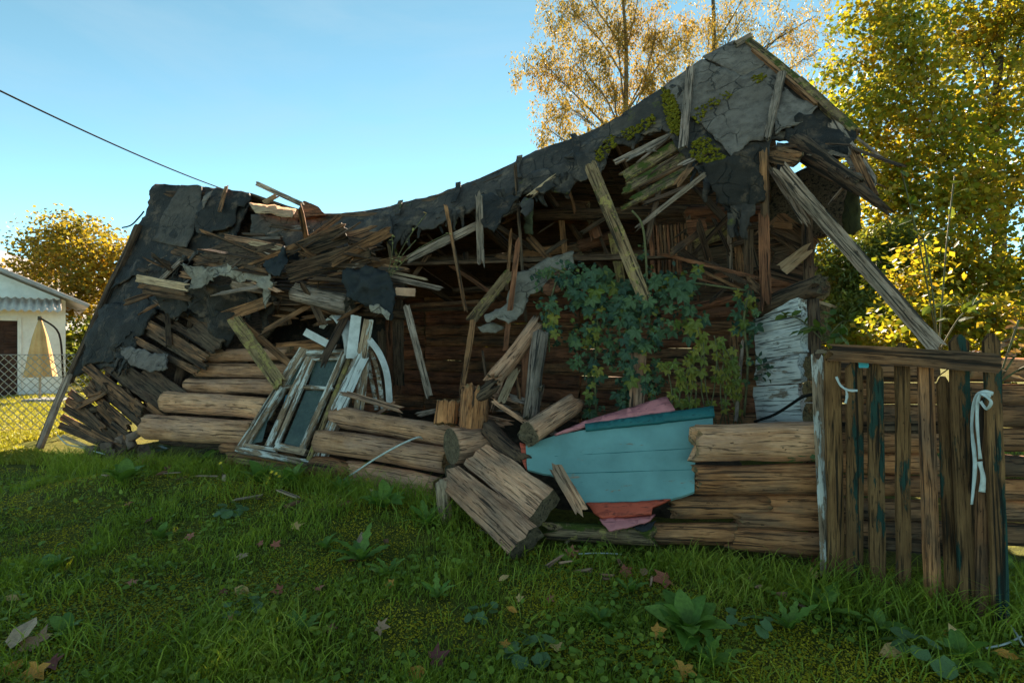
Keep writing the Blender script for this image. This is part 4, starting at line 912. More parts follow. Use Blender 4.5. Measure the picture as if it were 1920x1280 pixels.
# ============================================================ painted panels
tfn = plane_fn((987, 879, 4.02), (1337, 781, 4.02), (1200, 938, 3.68))
PAN = tag(sheet('painted_boarding', [(985, 834), (1040, 816), (1097, 806), (1220, 796), (1337, 779), (1337, 797), (1304, 822), (1302, 921), (1251, 938), (1170, 940), (1097, 942), (1078, 911), (1040, 892), (989, 880)], tfn, M['teal'], None, step=16, jag=1., wrinkle=.006, thick=.03), 'large teal painted board panel leaning in the grass', 'panel')
for p in PAN.data.polygons: p.use_smooth = False
tn = Vector((0, -.93, .3)).normalized()
def tp(x, y, off): return tfn(x, y)+tn*off
o = sheet('dark_teal_rail', [(1095, 795), (1335, 762), (1337, 780), (1097, 807)], lambda x, y: tp(x, y, .035), M['tealdark'], PAN, step=16, jag=.6, wrinkle=.002, thick=.035)
sheet('red_rail', [(1098, 942), (1180, 941), (1256, 935), (1222, 950), (1220, 963), (1128, 970), (1112, 960)], lambda x, y: tp(x, y, .02), M['redp'], PAN, step=12, jag=1.5, wrinkle=.004, thick=.03)
sheet('red_edge', [(974, 828), (986, 832), (987, 880), (980, 866)], lambda x, y: tp(x, y, .0), M['redp'], PAN, step=10, jag=1.2, wrinkle=.004, thick=.03)
for (x1, y1, x2, y2) in ((1040, 855, 1302, 840), (1040, 888, 1300, 880)):
    tube('board_joint', [tp(x1+(x2-x1)*i/6, y1+(y2-y1)*i/6, -.001) for i in range(7)], .0028, M['tealdark'], PAN, 5)
pk = rag_('painted_boarding', 'pink and red painted board behind the top of the teal panel', 'panel', [(1040, 814), (1097, 788), (1160, 770), (1250, 742), (1266, 768), (1180, 782), (1096, 798)], ((1040, 814, 4.12), (1250, 742, 4.3), (1180, 790, 4.1)), 'pinkp', step=14, jag=.8, wrinkle=.006, thick=.025)
rag_('painted_boarding', 'pink painted scrap in the grass under the teal panel', 'panel', [(1124, 972), (1229, 964), (1218, 975), (1180, 986), (1142, 994)], ((1124, 972, 3.64), (1229, 964, 3.62), (1142, 994, 3.52)), 'pinkp', step=10, jag=1.4, wrinkle=.006, thick=.012)
rag_('felt_scrap', 'small black scrap of felt under the pink scrap', 'felt', [(1185, 985), (1230, 974), (1222, 990), (1205, 996)], ((1185, 985, 3.58), (1230, 974, 3.56), (1205, 996, 3.52)), 'tarp', step=8, jag=2, wrinkle=.02, thick=.008)

# ============================================================ low log wall on the right
LW = thing('log_wall', P(1420, 1040, 3.6), 'low remaining stack of brown wall logs between teal panel and picket gate', 'wall')
for (x1, y1, Y1, x2, y2, Y2, d, m_) in ((1304, 828, 3.78, 1532, 826, 3.55, 78, 'log'), (1304, 897, 3.75, 1537, 898, 3.5, 60, 'logr'), (1262, 950, 3.76, 1440, 950, 3.62, 46, 'logr'), (1438, 945, 3.66, 1540, 948, 3.5, 50, 'logr'),
                                     (1376, 976, 3.62, 1542, 980, 3.48, 36, 'logr'), (1210, 1002, 3.72, 1380, 1004, 3.58, 44, 'logr'), (1372, 1006, 3.58, 1546, 1018, 3.42, 46, 'logr'), (1440, 1030, 3.55, 1546, 1036, 3.42, 26, 'old')):
    wl(x1, y1, Y1, x2, y2, Y2, d*.90, m_, LW, nseg=22, rough=.85, brk=(.06, .03), sq=.12)
# white limewashed remnant of the inner wall
WW = thing('white_wall', P(1472, 800, 4.2), 'broken white limewashed wall remnant behind the low log wall', 'wall')
ys = [(583, 556, 625, 606), (627, 608, 672, 660), (674, 662, 722, 716), (724, 718, 798, 800)]
for i, (a0, a1, b0, b1) in enumerate(ys):
    A = P(1431, (a0+b0)/2, 4.75); B = P(1514+(i % 2)*4, (a1+b1)/2, 4.15); h_ = ((b0-a0)+(b1-a1))/2
    board('wall_plank', A, B, h_, .16, 'whitew', parent=WW, rag=(.02, .035), face=(-.65, -.76, 0.05), warp=.35)
timber('rotten_log', P(1426, 580, 4.7), P(1541, 532, 4.05), 38, 'dark', parent=WW, rough=2., brk=(.03, .06))
timber('rotten_log', P(1524, 560, 4.15), P(1524, 720, 4.1), 22, 'dark', parent=WW, rough=2.4)
tag(tube('cable', spline([P(1415, 790, 4.2), P(1450, 778, 4.0), P(1480, 760, 3.8), P(1505, 744, 3.6), P(1536, 737, 3.4)]), .011, M['cable']), 'black cable curving across the white wall to the door post', 'cable')
# log wall behind the gate
BW = thing('log_wall', P(1760, 1000, 3.6), 'dark log wall running behind the picket gate', 'wall')
zz = .06
while zz < 1.28:
    h_ = rnd.uniform(.15, .20); A = Vector((2.16, 3.72, zz+h_/2)); B = Vector((4.3, 3.55, zz+h_/2+rnd.uniform(-.02, .02)))
    for f0, f1 in ((0, .47+rnd.uniform(-.1, .1)), (.49, 1)):
        p, q = A.lerp(B, f0), A.lerp(B, f1)
        link('log', log_mesh((q-p).length, h_/2, h_/2*.95, rough=1.2, square=.3, nseg=14, nx=16), M['old' if rnd.random() < .6 else 'logr'], frame(p, q), BW)
    zz += h_+.004

# ============================================================ picket gate
GATE = thing('picket_gate', P(1700, 1130, 3.05), 'old wooden picket gate with peeling green paint on the right', 'gate')
def gY(px): return 3.22-(px-1545)/320*.50
pk_ = [(1561, 668, 1566, 1088, 33, 'green'), (1600, 690, 1604, 1108, 33, 'green'), (1640, 692, 1646, 1116, 31, 'green'), (1690, 656, 1694, 1120, 28, 'green'), (1735, 680, 1750, 1132, 31, 'logr'), (1768, 720, 1786, 1148, 24, 'green'), (1796, 642, 1818, 1180, 38, 'green'), (1838, 760, 1842, 1180, 22, 'old'), (1858, 640, 1878, 1190, 32, 'green')]
for (x1, y1, x2, y2, w, m_) in pk_:
    board('picket', P(x2, y2, gY(x2)), P(x1, y1, gY(x1)), w*.84, .024, m_, parent=GATE, rag=(.01, .0), point=.055, face=(-.15, -1, .05), warp=1.2)
board('top_rail', P(1560, 660, gY(1560)-.05), P(1872, 682, gY(1872)-.05), 34, .05, 'old', parent=GATE, rag=(.03, .03))
board('back_rail', P(1560, 800, gY(1560)+.05), P(1872, 800, gY(1872)+.05), 22, .03, 'dark', parent=GATE); board('back_rail', P(1566, 1010, gY(1560)+.05), P(1876, 1040, gY(1872)+.05), 24, .03, 'dark', parent=GATE)
def ribbon(name, label, pts, w, mat):
    """narrow cloth strips hanging free, several strands in one knot"""
    t_ = thing(name, P(*pts[0][0]), label, 'cloth')
    for s_ in pts:
        q = spline([P(*u) for u in s_], 6); V = []; Fc = []; n = len(q); o0 = q[0].copy()
        for i, p in enumerate(q):
            d = (q[min(i+1, n-1)]-q[max(i-1, 0)]).normalized(); a_ = .9*n1(i*.23, w+len(q)); sd = d.cross(Vector((math.sin(a_), -math.cos(a_), .1))).normalized()*(w/2*p.y/F)*(1+.35*n1(i*.4, 3.+w)); nn = sd.cross(d).normalized()*.0015
            for u in (p+sd+nn, p-sd+nn, p-sd-nn, p+sd-nn): V.append(u-o0)
        for i in range(n-1):
            for j in range(4): a = i*4+j; b = i*4+(j+1) % 4; Fc.append((a, b, b+4, a+4))
        Fc += [(3, 2, 1, 0), tuple(range(4*n-4, 4*n))]
        link('strand', mesh('strand', V, Fc, True), M[mat], Matrix.Translation(o0), t_)
g_ = lambda x, y, o=-.06: (x, y, gY(x)+o)
ribbon('cloth_strip', 'long white cloth strip knotted on the right pickets and hanging down', [[g_(1862, 738), g_(1845, 734, -.09), g_(1828, 748, -.09), g_(1822, 800), g_(1828, 870), g_(1822, 945)], [g_(1858, 742, -.08), g_(1836, 742, -.1), g_(1832, 790, -.08), g_(1838, 860)], [g_(1840, 736, -.1), g_(1858, 752, -.11), g_(1850, 766, -.1), g_(1838, 752, -.1)]], 6, 'ribbon')
ribbon('cloth_strip', 'short white cloth strip tied to the two leftmost pickets', [[g_(1568, 706), g_(1576, 722), g_(1590, 731), g_(1608, 732)], [g_(1586, 728), g_(1588, 742), g_(1585, 756)]], 4.5, 'ribbon')
ribbon('cloth_strip', 'small pale rag below the long white cloth strip', [[g_(1836, 865, -.05), g_(1843, 892, -.05), g_(1841, 922, -.05)]], 11, 'rope')
tag(link('tin_scrap', plank_mesh(.05, .035, .004, rag=(.004, .004)), plain('turquoise_tin', (.10, .45, .50), (.06, .33, .38), 8), frame(P(1610, 684, gY(1610)-.02), P(1627, 684, gY(1627)-.02))), 'small turquoise tin scrap under the top rail of the gate', 'scrap')
# ============================================================ rubble at the foot of the left slope
r = random.Random(11)
rub = [(182, 846), (196, 838), (206, 850), (222, 832), (236, 846), (250, 838), (262, 852), (216, 858), (242, 822), (272, 842)]
for i, (x, y) in enumerate(rub):
    p = P(x, y, 6.5-.05*(i % 3)); s_ = r.uniform(.09, .16)
    me = log_mesh(s_*1.3, s_*.5, s_*.42, square=.9, rough=2.2, nx=4, nseg=8, brk=(.03, .03))
    tag(link('rubble_stone', me, M['rubble'], Matrix.Translation(p) @ Matrix.Rotation(r.uniform(-1, 1), 4, 'Y') @ Matrix.Rotation(r.uniform(0, 3), 4, 'Z')), 'broken brick lump among the rubble heaped at the foot of the left roof slope', 'rubble', 'rubble at the foot of the left roof slope')

# ============================================================ neighbour's yard on the left
NH = thing('white_house', (-13.6, 15.5, 0), 'small white rendered house with tin awning behind the wire fence', 'house')
M['render_'] = plain('white_render', (.78, .75, .72), (.60, .57, .54), 3, .9, .3, .15)
M['tin'] = plain('tin_roof_sheet', (.36, .32, .31), (.23, .2, .195), 5, .6, .2, .3)
M['door'] = wood('dark_brown_door_wood', (.10, .05, .035), (.06, .03, .022), (.015, .01, .008), .2)
YH = 14.5
def hx(px, Y=YH): return (px-960)/F*Y
def hz(py, Y=YH): return CAMZ+(640-py)/F*Y
x0, x1 = hx(-260), hx(123); dx0, dx1 = hx(123)-1.85, hx(123)-.92
def wallbox(name, xa, xb, ya, yb, za, zb, mat, par, bev=.004):
    return link(name, box_mesh(xb-xa, yb-ya, zb-za, bev), M[mat] if isinstance(mat, str) else mat, Matrix.Translation(((xa+xb)/2, (ya+yb)/2, (za+zb)/2)), par)
zt = hz(572)
wallbox('wall', x0, dx0, YH, YH+.3, 0, zt, 'render_', NH, 0); wallbox('wall', dx1, x1, YH, YH+.3, 0, zt, 'render_', NH, 0); wallbox('wall', dx0, dx1, YH, YH+.3, hz(598), zt, 'render_', NH, 0); wallbox('wall', dx0, dx1, YH, YH+.3, 0, hz(738), 'render_', NH, 0)
wallbox('wall', x1-.3, x1-.004, YH+.3, YH+6, 0, zt-.02, 'render_', NH, 0)
g0, g1, gm = x0, x1, (x0+x1)/2
pr = prism_mesh([(g0, zt+.002), (g1, zt+.002), (g1, zt+.12), (gm, hz(470)), (g0, zt+.12)], .25); pr.transform(Matrix.Rotation(rad(90), 4, 'X'))
link('gable', pr, M['render_'], Matrix.Translation((0, YH+.28, 0)), NH)
for sgn, xe in ((1, g1+.5), (-1, g0-.5)):
    zr = hz(470)+.10; ze = zt-.02; n_ = (xe-gm); ln = math.hypot(n_, zr-ze)
    rf = box_mesh(ln, 7., .10, .01)
    link('roof', rf, M['tin'], Matrix.Translation(((gm+xe)/2, YH+3.05, (zr+ze)/2)) @ Matrix.Rotation(math.atan2(zr-ze, abs(n_))*sgn, 4, 'Y'), NH)
DOOR = wallbox('door', dx0+.03, dx1-.06, YH+.08, YH+.14, hz(738), hz(602), 'door', NH)
for i in range(2):
    for j in range(3): wallbox('door_panel', dx0+.1+i*.5, dx0+.5+i*.5, YH+.055, YH+.079, hz(730)+j*.62+.05, hz(730)+j*.62+.55, 'door', DOOR, .012)
wallbox('door_frame', dx1-.06, dx1+.02, YH-.03, YH+.12, hz(738), hz(598), 'render_', NH); wallbox('door_frame', dx0, dx1-.062, YH-.03, YH+.12, hz(603), hz(597), 'render_', NH)
for i in range(4): wallbox('step', dx0-.4-i*.0, dx1+.35+.06*i, YH-.32*(i+1), YH-.32*i-.003, 0, hz(738)-.12*i-.02, plain('grey_concrete', (.24, .23, .22), (.14, .135, .13), 6, .9) if i == 0 else bpy.data.materials['grey_concrete'], NH)
# corrugated awning
V = []; Fc = []; nn_ = 120; xa, xb = x1-3.2, x1-.1
for j, (yy, z_) in enumerate(((YH-.02, hz(562)), (YH-1.0, hz(562)-.38))):
    for i in range(nn_+1): V.append((xa+(xb-xa)*i/nn_, yy, z_+.028*math.cos(i*2*math.pi/6)))
for i in range(nn_): Fc.append((i, nn_+1+i, nn_+2+i, i+1))
aw = mesh('awning', V, Fc, True); bm = bmesh.new(); bm.from_mesh(aw); bmesh.ops.solidify(bm, geom=bm.faces[:], thickness=.01); bm.to_mesh(aw); bm.free()
link('awning', aw, plain('pale_corrugated_tin', (.66, .52, .43), (.46, .35, .28), 4, .5, .1, .4), None, NH)
_pv = Matrix.Translation((x1, YH, 0)) @ Matrix.Rotation(rad(42), 4, 'Z') @ Matrix.Translation((-x1, -YH, 0))
NH.matrix_world = _pv @ WM[NH]; WM[NH] = NH.matrix_world.copy()
ANX = thing('house_annex', (-17.5, 21, 0), 'low second roof rising behind the white house', 'house')
wallbox('wall', -24, hx(40, 21), 21, 25, 0, hz(548, 21), 'render_', ANX, 0)
pr = prism_mesh([(hx(66, 21), hz(548, 21)), (hx(66, 21), hz(545, 21)), (hx(0, 21), hz(498, 21)), (hx(-170, 21), hz(440, 21)), (hx(-170, 21), hz(548, 21))], 4.4); pr.transform(Matrix.Rotation(rad(90), 4, 'X'))
link('roof', pr, M['tin'], Matrix.Translation((0, 25.2, 0)), ANX)
# closed garden umbrella
UM = thing('garden_umbrella', (hx(75, 12.6), 12.6, 0), 'closed cream garden umbrella standing before the white house', 'umbrella')
V = []; Fc = []; ns = 32; ux, uy = hx(75, 12.6), 12.6
prof = [(600, .03), (612, .07), (632, .13), (660, .19), (690, .245), (706, .285)]
for (py, rr) in prof:
    for j in range(ns):
        a = 2*math.pi*j/ns; q = rr*(1+.13*math.cos(8*a)+.04*math.sin(3*a)); V.append((ux+q*math.cos(a), uy+q*math.sin(a), hz(py, 12.6)))
for i in range(len(prof)-1):
    for j in range(ns): a = i*ns+j; b = i*ns+(j+1) % ns; Fc.append((a, a+ns, b+ns, b))
Fc.append(tuple(range(ns)))
cm = mesh('canopy', V, Fc, True)
link('canopy', cm, plain('cream_canvas', (.66, .38, .17), (.50, .27, .11), 3, .9, .1, .1), None, UM)
tube('pole', [Vector((ux, uy, 0.0)), Vector((ux, uy, hz(598, 12.6)))], .025, M['wire'], UM)
tube('finial', [Vector((ux, uy, hz(600, 12.6))), Vector((ux, uy, hz(593, 12.6)))], .045, M['bark'], UM)
tube('side_arm', spline([Vector((ux+.05, uy, hz(598, 12.6))), Vector((ux+.20, uy+.3, hz(625, 12.6))), Vector((ux+.30, uy+.3, hz(700, 12.6))), Vector((ux+.32, uy+.3, .1))]), .022, M['cable'], UM)
link('base_plate', box_mesh(.9, .6, .10, .02), bpy.data.materials['grey_concrete'], Matrix.Translation((ux+.25, uy, .05)), UM)
# wire mesh fence
FE = thing('wire_fence', (-8, 8.6, 0), 'chain link wire fence on the left beside the hanging roof slope', 'fence')
A_, B_ = Vector((-6.55, 8.75, 0)), Vector((-10.6, 8.15, 0)); d_ = (B_-A_); ln = d_.length; d_.normalize(); H_ = 1.28; V = []; Fc = []
def addt(p, q, rr):
    v, f = tube_mesh([p, q], rr, 4, False); b = len(V); V.extend(v); Fc.extend(tuple(b+i for i in g) for g in f)
sp_ = .13; k = -int(H_/sp_)-1
while k*sp_ < ln:
    for sg in (1, -1):
        # line x = k*sp + z (sg=1) or x = k*sp + H - z
        t0, t1 = 0., H_
        xa_ = k*sp_ if sg == 1 else k*sp_+H_; xb_ = k*sp_+H_ if sg == 1 else k*sp_
        def cl(x, z, xo, zo):
            if x < 0: f = (0-x)/(xo-x); return 0, z+(zo-z)*f
            if x > ln: f = (x-ln)/(x-xo); return ln, z+(zo-z)*f
            return x, z
        p_ = cl(xa_, 0, xb_, H_); q_ = cl(xb_, H_, xa_, 0)
        if abs(p_[1]-q_[1]) > .02 and min(p_[1], q_[1]) > -.01: addt(A_+d_*p_[0]+Vector((0, 0, p_[1])), A_+d_*q_[0]+Vector((0, 0, q_[1])), .0065)
    k += 1
for z_ in (.04, H_): addt(A_+Vector((0, 0, z_)), B_+Vector((0, 0, z_)), .006)
o = link('wire_mesh', mesh('wire_mesh', V, Fc), M['wire'], None, FE); o['kind'] = 'stuff'
for f_ in (.02, .5, .98): tube('post', [A_+d_*ln*f_, A_+d_*ln*f_+Vector((0, 0, 1.36))], .025, M['wire'], FE)
tag(tube('power_line', [P(-260, 40, 7.0).lerp(P(440, 362, 17.0), f)+Vector((0, 0, -.16*4*f*(1-f)))+Vector((0, 0, .0)) for f in [i/30 for i in range(31)]], .017, M['cable']), 'thin twisted power line slanting across the sky on the left', 'cable')
# ============================================================ leaves and trees
SHAPES = {
 'kite': (np.array([(0, 0, 0), (.45, .32, .06), (1, 0, 0), (.45, -.32, .06)]), np.array([(0, 1, 2), (0, 2, 3)])),
 'thin': (np.array([(0, 0, 0), (.45, .16, .03), (1, 0, -.08), (.45, -.16, .03)]), np.array([(0, 1, 2), (0, 2, 3)])),
 'lobed': (np.array([(0, 0, 0), (.18, .42, .05), (.48, .30, .03), (.62, .46, .0), (.70, .16, .03), (1, 0, -.06), (.70, -.16, .03), (.62, -.46, .0), (.48, -.30, .03), (.18, -.42, .05)]),
           np.array([(0, 1, 2), (0, 2, 4), (2, 3, 4), (4, 5, 6), (0, 4, 6), (6, 7, 8), (0, 6, 8), (0, 8, 9)])),
 'round': (np.array([(0, 0, 0), (.2, .38, .05), (.6, .46, .04), (1, .16, 0), (1, -.16, 0), (.6, -.46, .04), (.2, -.38, .05)]), np.array([(0, 1, 2), (0, 2, 3), (0, 3, 4), (0, 4, 5), (0, 5, 6)])),
}
def leaf_cloud(name, pos, dirs, nrm, size, shape, mat, parent=None, kind=None):
    T, I = SHAPES[shape]
    d = dirs/np.maximum(1e-6, np.linalg.norm(dirs, axis=1, keepdims=True)); s = np.cross(nrm, d); s /= np.maximum(1e-6, np.linalg.norm(s, axis=1, keepdims=True)); n = np.cross(d, s)
    sz = size[:, None, None]
    V = pos[:, None, :] + sz*(T[None, :, 0:1]*d[:, None, :]+T[None, :, 1:2]*s[:, None, :]+T[None, :, 2:3]*n[:, None, :])
    F_ = (np.arange(len(pos))[:, None, None]*len(T)+I[None]).reshape(-1, 3)
    c = pos.mean(0); me = np_mesh(name, V.reshape(-1, 3)-c, F_)
    o = link(name, me, mat, Matrix.Translation(Vector(c)), parent)
    if kind: o['kind'] = kind
    return o
R = np.random.default_rng(7)
def unit(n): v = R.normal(size=(n, 3)); return v/np.linalg.norm(v, axis=1, keepdims=True)

M['gold'] = leafmat('golden_maple_leaf', [(0, (.06, .09, .010)), (.35, (.15, .16, .014)), (.65, (.30, .22, .018)), (.9, (.42, .24, .025)), (1, (.40, .15, .03))], .55, 1.5, posn=.9)
M['orange'] = leafmat('orange_autumn_leaf', [(0, (.07, .065, .02)), (.3, (.18, .125, .03)), (.7, (.29, .18, .04)), (1, (.30, .14, .045))], .5, 1.4, posn=.7)
M['leftt'] = leafmat('amber_tree_leaf', [(0, (.06, .075, .012)), (.4, (.20, .15, .018)), (.8, (.36, .21, .02)), (1, (.38, .14, .02))], .5, 1.45, posn=.6)
M['bushg'] = leafmat('green_bush_leaf', [(0, (.04, .06, .012)), (.45, (.10, .13, .02)), (.8, (.24, .21, .025)), (1, (.42, .26, .04))], .45, 1.5, posn=1.0)
M['conif'] = leafmat('dark_spruce_needle', [(0, (.03, .045, .010)), (.5, (.10, .115, .016)), (1, (.28, .22, .03))], .4, 1.5, posn=1.2)

def make_tree(name, label, base, top, trunk_r, clumps, leafmat_, shape, size, per, spread, droop=0., group=None, cat='tree', bark='bark', lean=(0, 0), thr=.35, outer=.55):
    """clumps: list of (centre, radius) ellipsoid masses; trunk, limbs, crown"""
    t_ = thing(name, base, label, cat, group)
    B = Vector(base); Tp = Vector(top)
    pts = [B.lerp(Tp, f)+Vector((.12*n1(f*3, trunk_r*90), .12*n1(f*3+7, trunk_r*90), 0))*(Tp-B).length*.12 for f in [i/14 for i in range(15)]]
    tube('trunk', pts, [trunk_r*(1-.85*(i/14)**.9) for i in range(15)], M[bark], t_, 10)
    pos = []; rr = random.Random(int(trunk_r*1e4)+len(clumps)); V = []; Fc = []
    def addb(ps, rs, ns=5):
        v, f = tube_mesh(ps, rs, ns, False); b = len(V); V.extend(v); Fc.extend(tuple(b+i for i in g) for g in f)
    for (c, rad_, n) in clumps:
        c = Vector(c)
        f = max(.12, min(.97, ((c-B).dot(Tp-B))/((Tp-B).length_squared)-.16)); s0 = B.lerp(Tp, f); 
        s0 = pts[int(f*14)]
        mid = s0.lerp(c, .5)+Vector((rr.uniform(-.15, .15), rr.uniform(-.15, .15), .10))*(c-s0).length*.5
        lr = trunk_r*.28*(1-.6*f)
        addb(spline([s0, mid, c], 5), [lr*(1-.75*i/10) for i in range(11)], 6)
        rx = Vector(rad_) if hasattr(rad_, '__len__') else Vector((rad_,)*3)
        for q in range(n):
            u = Vector((rr.gauss(0, 1), rr.gauss(0, 1), rr.gauss(0, 1))).normalized()*(rr.random()**outer)
            e = c+Vector((u.x*rx.x, u.y*rx.y, u.z*rx.z)); s1 = mid.lerp(c, rr.random())
            if q % 2 == 0: addb(spline([s1, s1.lerp(e, .55)+Vector((0, 0, .08))*(e-s1).length, e-Vector((0, 0, droop*.3))], 3), [lr*.22*(1-.8*i/6) for i in range(7)], 4)
            pos.append((e.x, e.y, e.z))
    me = mesh('branches', V, Fc, True); c0 = Vector(me.vertices[0].co); me.transform(Matrix.Translation(-c0)); link('branches', me, M[bark], Matrix.Translation(c0), t_)
    tw = np.array(pos); n = len(tw)*per
    p = np.repeat(tw, per, 0)
    g = R.normal(size=(n, 3))*spread*np.array([1, 1, .6]); 
    if droop: 
        k_ = R.random(n)**.8; g[:, 2] = -k_*droop; g[:, :2] *= .45; g[:, :2] += (np.repeat(R.normal(size=(len(tw), 2)), per, 0))*k_[:, None]*droop*.18
    p = p+g
    d = unit(n); d[:, 2] = d[:, 2]*.5-(.55 if not droop else .9); nr = unit(n); nr[:, 2] = np.abs(nr[:, 2])+.35
    leaf_cloud('crown', p, d, nr, size*R.uniform(.6, 1.25, n), shape, leafmat_, t_)
    return t_
def ell(px, py, Y, rpx, rpy, dy): r1_ = rpx/F*Y; r2_ = rpy/F*Y; return (P(px, py, Y), (r1_, dy, r2_))
# the maple on the right, filling the side of the picture
cl = []
rr = random.Random(3)
for (x, y, Y, rx, ry, n) in ((1700, 120, 9.6, 95, 70, 60), (1830, 60, 9.8, 110, 80, 80), (1660, 60, 9.8, 55, 55, 30), (1620, 250, 9.8, 60, 55, 40), (1730, 250, 9.4, 100, 70, 80), (1850, 200, 9.5, 100, 90, 80), (1680, 370, 9.6, 80, 70, 70), (1800, 360, 9.2, 110, 80, 90), (1900, 330, 9.2, 90, 80, 70),
                         (1740, 480, 9.2, 100, 70, 90), (1850, 500, 9.0, 100, 80, 90), (1690, 560, 9.6, 90, 70, 70), (1800, 600, 9.0, 120, 70, 90), (1930, 560, 9.0, 90, 90, 60), (1960, 130, 9.6, 120, 120, 60), (1760, -40, 9.9, 150, 80, 50), (1930, 30, 9.6, 100, 90, 60), (1640, 450, 10.2, 60, 60, 50), (1600, 180, 10.2, 40, 40, 18), (1565, 215, 10.2, 30, 30, 10), (1640, 10, 9.9, 60, 50, 26), (1600, 110, 10.0, 36, 36, 14), (1690, 200, 9.6, 60, 60, 30), (1650, 320, 9.9, 60, 60, 34)):
    c_, r_ = ell(x, y, Y, rx, ry, 1.0); cl.append((c_, r_, n))
make_tree('maple_tree', 'large golden green maple filling the right edge of the picture', (9.5, 9.9, 0), (9.3, 9.9, 9.5), .17, cl, M['gold'], 'lobed', .098, 26, .22, cat='tree', bark='bark')
# the tall tree with the sun behind it
cl = []
for (x, y, Y, rx, ry, n) in ((1075, 20, 14.5, 70, 60, 60), (1160, 40, 14.5, 70, 70, 70), (1010, 110, 14.3, 55, 35, 36), (1080, 120, 14.4, 70, 50, 60), (1060, 195, 14.3, 70, 40, 44), (1150, 150, 14.6, 60, 70, 70), (1230, 60, 14.6, 60, 80, 70), (1220, 140, 14.8, 50, 50, 45), (1170, 225, 14.6, 60, 40, 40),
                         (1290, 60, 15.0, 60, 70, 56), (1080, -50, 14.5, 80, 60, 40), (1200, -60, 14.5, 90, 60, 40), (1025, 240, 14.2, 40, 22, 14), (1110, 245, 14.4, 40, 25, 20)):
    c_, r_ = ell(x, y, Y, rx, ry, 1.1); cl.append((c_, r_, n))
make_tree('birch_tree', 'tall fine leaved orange tree behind the sagging roof, before the sun', (3.6, 14.6, 0), (3.05, 14.6, 12.4), .17, cl, M['orange'], 'thin', .105, 46, .17, droop=.6, bark='barkb', outer=.5)
cl = []
for (x, y, Y, rx, ry, n) in ((1400, 20, 16, 70, 60, 40), (1480, 50, 16, 70, 60, 34), (1540, 90, 16, 50, 55, 20), (1330, 40, 16.2, 60, 60, 36), (1460, 130, 16, 60, 50, 20), (1530, 30, 16, 60, 60, 24), (1420, -60, 16, 120, 60, 40), (1520, 180, 16, 40, 45, 12)):
    c_, r_ = ell(x, y, Y, rx, ry, 1.2); cl.append((c_, r_, n))
make_tree('birch_tree', 'thin crowned tree with dark bare limbs behind the roof peak', (6.4, 16.2, 0), (6.35, 16.2, 13.8), .22, cl, M['orange'], 'thin', .105, 34, .2, droop=.55, bark='bark', outer=.6)
# golden tree on the left
cl = []
for (x, y, Y, rx, ry, n) in ((140, 430, 19, 60, 30, 60), (90, 460, 19, 50, 30, 50), (180, 470, 18.5, 60, 40, 70), (120, 500, 18.5, 70, 40, 80), (60, 505, 19, 40, 30, 36), (200, 520, 18, 60, 40, 60), (140, 560, 18, 70, 40, 70), (215, 570, 18, 50, 50, 50), (240, 480, 18.5, 40, 40, 36)):
    c_, r_ = ell(x, y, Y, rx, ry, 1.2); cl.append((c_, r_, n))
make_tree('golden_tree', 'round golden tree behind the white house on the left', (-15.6, 19, 0), (-15.6, 18.8, 5.4), .16, cl, M['leftt'], 'kite', .16, 24, .26)
# dark greens low down
def bush(label, spots, mat, shape, size, per, spread, base, name='bush'):
    cl = [(*ell(x, y, Y, rx, ry, dy), n) for (x, y, Y, rx, ry, dy, n) in spots]
    return make_tree(name, label, base, (base[0], base[1], spots[0][0] and P(*spots[0][:3]).z), .05, cl, mat, shape, size, per, spread, cat='bush')
bush('dark green shrub at the corner of the white house', [(165, 630, 16.5, 45, 40, .8, 40), (140, 665, 16.5, 40, 40, .8, 36), (190, 680, 16, 40, 45, .8, 40)], M['bushg'], 'kite', .16, 26, .2, (-13.6, 16.5, 0))
bush('leafy bush growing over the log wall behind the gate', [(1640, 640, 5.4, 60, 40, .35, 26), (1720, 610, 5.6, 60, 50, .4, 30), (1800, 590, 5.4, 70, 50, .4, 34), (1880, 600, 5.2, 60, 60, .4, 30), (1700, 520, 6.2, 50, 60, .4, 26), (1900, 660, 4.6, 50, 40, .3, 20)], M['gold'], 'kite', .085, 26, .13, (4.6, 5.6, 0))
bush('dark spruce behind the roof corner on the right', [(1600, 560, 8.6, 70, 60, .6, 60), (1640, 480, 8.8, 60, 60, .6, 50), (1580, 500, 8.8, 50, 60, .5, 40), (1560, 600, 8.4, 60, 50, .6, 50), (1680, 470, 8.6, 40, 60, .5, 30), (1640, 600, 8.2, 60, 50, .5, 50)], M['conif'], 'thin', .12, 46, .13, (6.0, 8.7, 0), 'spruce_tree')
bush('yellow green hedge seen through the open right gable', [(1400, 500, 11, 60, 70, .8, 60), (1500, 520, 11, 70, 80, .8, 70), (1560, 520, 11.5, 70, 90, .8, 70), (1330, 560, 11.5, 60, 60, .8, 40), (1450, 620, 11, 90, 50, .8, 60), (1480, 430, 11.5, 60, 50, .8, 40)], M['gold'], 'kite', .15, 30, .22, (6.0, 11.5, 0), 'hedge')
bush('far green hedge behind the neighbour lawn', [(60, 640, 24, 60, 20, 1, 50), (200, 660, 20, 80, 30, 1, 60), (-60, 640, 24, 80, 24, 1, 50), (280, 660, 20, 60, 30, 1, 40)], M['bushg'], 'kite', .24, 26, .3, (-17, 22, 0), 'hedge')
